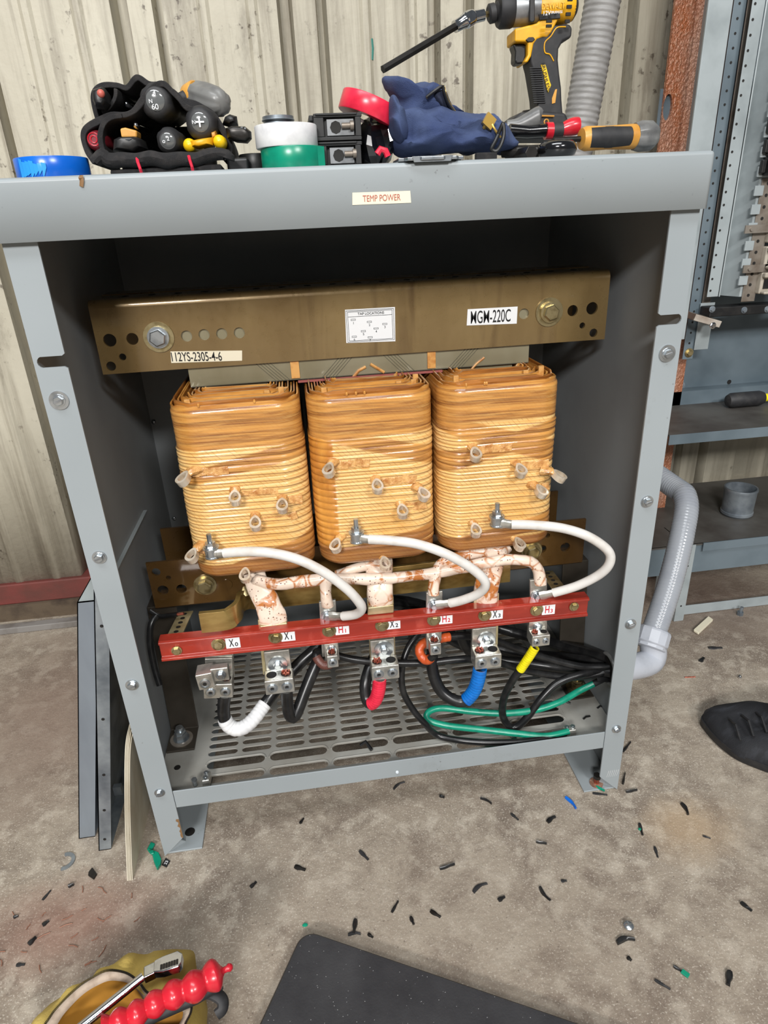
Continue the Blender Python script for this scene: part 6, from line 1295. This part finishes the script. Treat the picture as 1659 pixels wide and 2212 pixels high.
# grey front post
def vpost(xl, xr, y, z0, z1, m, nm, th=.003, dep=0, par=fr):
    b = MB(); b.box((xl, y, z0), (xr, y+th, z1))
    if dep: b.box((xr-.003, y+th, z0), (xr, y+dep, z1))
    return b.build(nm, M[m], par, bevel=.0008)
YP = .50
p0, p1 = (0.6221,0.5,0.9427), (0.6642,0.5,0.9414)
vpost(p0[0], p1[0], .50, .60, 1.7, 'lightsteel', 'corner_post', .004, .08)
# perforated strips, plates: (px left, px right at y=300 row) at depth .55
def strip(pxl, pxr, y, z0, z1, m, nm, holes=None, hp=.02, hr=.0022):
    o = vpost(pxl[0], pxr[0], y, z0, z1, m, nm, .002)
    if holes is not None:
        x = pxl[0]+(pxr[0]-pxl[0])*holes; z = z0+.012; 
        b = MB()
        while z < min(z1, 1.22): b.cyl((x, y-.0001, z), (x, y-.0005, z), hr, n=10); z += hp
        oh = b.build('hole_row', M['hole'], o); tag(oh, kind='stuff')
    return o
zb = 0.5465
strip((0.7032,0.56,0.9464), (0.726,0.56,0.9457), .56, zb, 1.6, 'bluesteel', 'punched_strip', .45, .021)
strip((0.7351,0.57,0.9464), (0.7526,0.57,0.9459), .57, zb+.03, 1.6, 'pinksteel', 'recessed_strip')
zc = 0.6712
strip((0.7239,0.54,0.9437), (0.7473,0.54,0.943), .54, zc, 1.6, 'lightsteel', 'punched_strip', .22, .0218)
b = MB(); xl, xm, xr_ = 0.7473, 0.7618, 0.7781
b.rings([[(xl, .538, z), (xm, .560, z), (xr_, .520, z), (xr_+.03, .520, z)] for z in (zc, 1.6)], close=False, caps=False); o = b.build('wire_trough', M['lightsteel'], fr, smooth=0); md = o.modifiers.new('t', 'SOLIDIFY'); md.thickness = .002
# tabs and busbar mounting strip
x_t = 0.7837
for k in range(13):
    b = MB(); z = zc+.022+.031*k; b.box((x_t-.018, .510, z), (x_t, .514, z+.017)); b.build('mounting_tab', M['lightsteel'], fr, bevel=.0008)
strip((x_t-.002, 0, 0), (x_t+.026, 0, 0), .516, zc-.01, 0.8773, 'pinksteel', 'rail_strip', .45, .0195, .003)
b = MB(); q = (0.7931,0.53,0.6481); b.box((0.7188, .515, q[2]-.012), (1.15, .55, q[2]+.006)); b.build('bottom_bracket', M['black'], fr, bevel=.002)
for x in (1537, 1610, 1655):
    pass
for q in ((0.7222,0.515,0.6514), (0.7903,0.515,0.6456), (0.8396,0.515,0.6443)): hexbolt(Vector(q), -Y, .0045, M['galv'], fr, 'bracket_screw', 1.4, ph=.2)
# breakers
G1 = 'black breakers in the switchboard'
for k in range(7):
    z = 0.8768+.004+.032*k; r_ = thing('circuit_breaker', 'black circuit breaker with a chrome terminal in the switchboard column', 'circuit breaker', (x_t+.06, .5, z), G1)
    b = MB(); b.box((x_t-.010, .492, z), (x_t+.16, .509, z+.029)); b.box((x_t-.018, .500, z+.004), (x_t-.010, .509, z+.025)); b.build('case', M['black'], r_, bevel=.0015)
    b = MB(); b.box((x_t+.006, .4895, z+.009), (x_t+.024, .492, z+.021)); b.cyl((x_t+.015, .4895, z+.015), (x_t+.015, .4875, z+.015), .005, n=14); b.build('terminal', M['chrome'], r_)
x_t -= .010
for k in range(4):
    z = zc+.004+.046*k; r_ = thing('circuit_breaker', 'pale circuit breaker with open terminals in the lower switchboard column', 'circuit breaker', (x_t+.08, .5, z), 'pale breakers in the switchboard')
    b = MB(); b.box((x_t+.034, .505, z), (x_t+.16, .54, z+.040)); b.box((x_t+.036, .492, z), (x_t+.16, .505, z+.006)); b.box((x_t+.034, .495, z+.030), (x_t+.16, .505, z+.040)); b.build('case', M['breaker'], r_, bevel=.003)
    b = MB(); b.box((x_t+.040, .503, z+.010), (x_t+.058, .506, z+.027)); b.build('opening', M['black'], r_)
    b = MB(); b.box((x_t+.062, .494, z+.011), (x_t+.080, .505, z+.024)); b.cyl((x_t+.071, .494, z+.0175), (x_t+.071, .491, z+.0175), .0048, n=14); b.build('terminal', M['galv'], r_)
for q in ((0.7571,0.505,0.7917), (0.7673,0.505,0.7218)):
    b = MB(); q = Vector(q); b.box((q.x, .505, q.z-.006), (q.x+.12, .508, q.z+.008)); b.cyl((q.x+.012, .505, q.z+.001), (q.x+.012, .5025, q.z+.001), .0035, n=12); b.build('cross_strap', M['pinksteel'], fr)
# back plate and shelves
ZD = .400
b = MB(); b.box((.72, .63, ZD-.02), (1.4, .634, 1.6)); bp = b.build('back_plate', M['bluesteel'], fr)
q = Vector((0.8678,0.63,0.4719)); b = MB(); b.cyl(q, q-Y*.0006, .005, n=16); b.build('plate_hole', M['hole'], bp)
hexbolt((0.7491,0.629,0.4706), -Y, .0062, M['galv'], fr, 'plate_bolt', 2.0)
hexbolt((0.7156,0.56,0.5598), -Y, .0062, M['brass'], fr, 'plate_bolt', 1.5)
b = MB(); b.obox((0.7112,0.52,0.6322), Vector((.022, -.01, -.007)), Vector((.004, .02, 0)), Vector((.002, 0, .006))); b.build('hinge_arm', M['pinksteel'], fr, bevel=.001)
hexbolt((0.7153,0.495,0.6239), -Y, .005, M['chrome'], fr, 'arm_screw', 1.2)
b = MB(); b.box((0.7228, .555, 0.5657), (0.7535, .557, 0.6583)); b.build('end_plate', M['lightsteel'], fr, bevel=.0006)
z_l = 0.4169; z_t = 0.4368
b = MB(); b.box((.607, .412, z_t-.003), (1.4, .634, z_t)); b.build('upper_deck', M['darkdeck'], fr)
b = MB(); b.box((.607, .410, z_l), (1.4, .412, z_t)); b.build('deck_lip', M['bluesteel'], fr, bevel=.0005)
b = MB(); b.box((.66, .600, z_t), (1.4, .63, z_t+.03)); b.build('rear_lip', M['bluesteel'], fr)
z2 = 0.1894
b = MB(); b.box((.60, .412, z2-.003), (1.4, .72, z2)); b.build('lower_deck', M['darkdeck'], fr)
b = MB(); b.box((0.7171, .408, z2-.016), (1.4, .410, z2+.003)); b.build('deck_lip', M['bluesteel'], fr)
b = MB(); b.box((.60, .414, 0.1209), (1.4, .416, z2)); b.build('apron', M['bluesteel'], fr)
xl_, xr2 = 0.68, 0.6956
b = MB(); b.box((xl_, .410, 0.001), (xr2+.006, .412, z2)); b.box((xl_, .412, 0.001), (xl_+.002, .5, z2)); lg = b.build('leg', M['lightsteel'], fr)
for z in (.04, .14):
    b = MB(); b.cyl(((xl_+xr2)/2+.003, .41, z), ((xl_+xr2)/2+.003, .4095, z), .002, n=10); b.build('leg_hole', M['hole'], lg)
zr_ = 0.0162
b = MB(); b.box((xr2+.018, .43, .001), (1.4, .433, .024)); b.box((xr2+.018, .433, .001), (1.4, .46, .003)); b.build('bottom_rail', M['lightsteel'], fr, bevel=.0006)
# steel cup and black handled screwdriver on the decks
q = Vector((0.872,0.53,0.2182)); q.z = z2; cu_ = q
b = MB(); b.lathe(q, Z, [(0, .030), (.004, .033), (.0045, .034), (.010, .034), (.011, .0325), (.058, .034), (.062, .0355), (.066, .0345), (.066, .0315), (.012, .030), (.006, .029)], 40); tag(b.build('pipe_bushing', M['galv'], None, smooth=35), 'galvanised cylindrical pipe fitting standing on the lower deck', 'pipe fitting')
sdr = thing('screwdriver', 'black handled screwdriver with a yellow ferrule on the upper deck at the right', 'screwdriver', (0.855,0.55,0.4302))
a0, a1 = Vector((0.8127,0.55,0.4326)), Vector((0.8953,0.55,0.428)); a0.z = a1.z = z_t+.0165
multi(a0, a1-a0, [(0, .004), (.03, .012), (.12, .0158), (.5, .0160), (.9, .0158), (1, .013)], 'rubber', 'handle', sdr)
multi(a1, X*.05, [(0, .010), (.15, .0085), (.5, .0085), (.6, .005), (1, .004)], 'yellow_tape', 'ferrule', sdr)
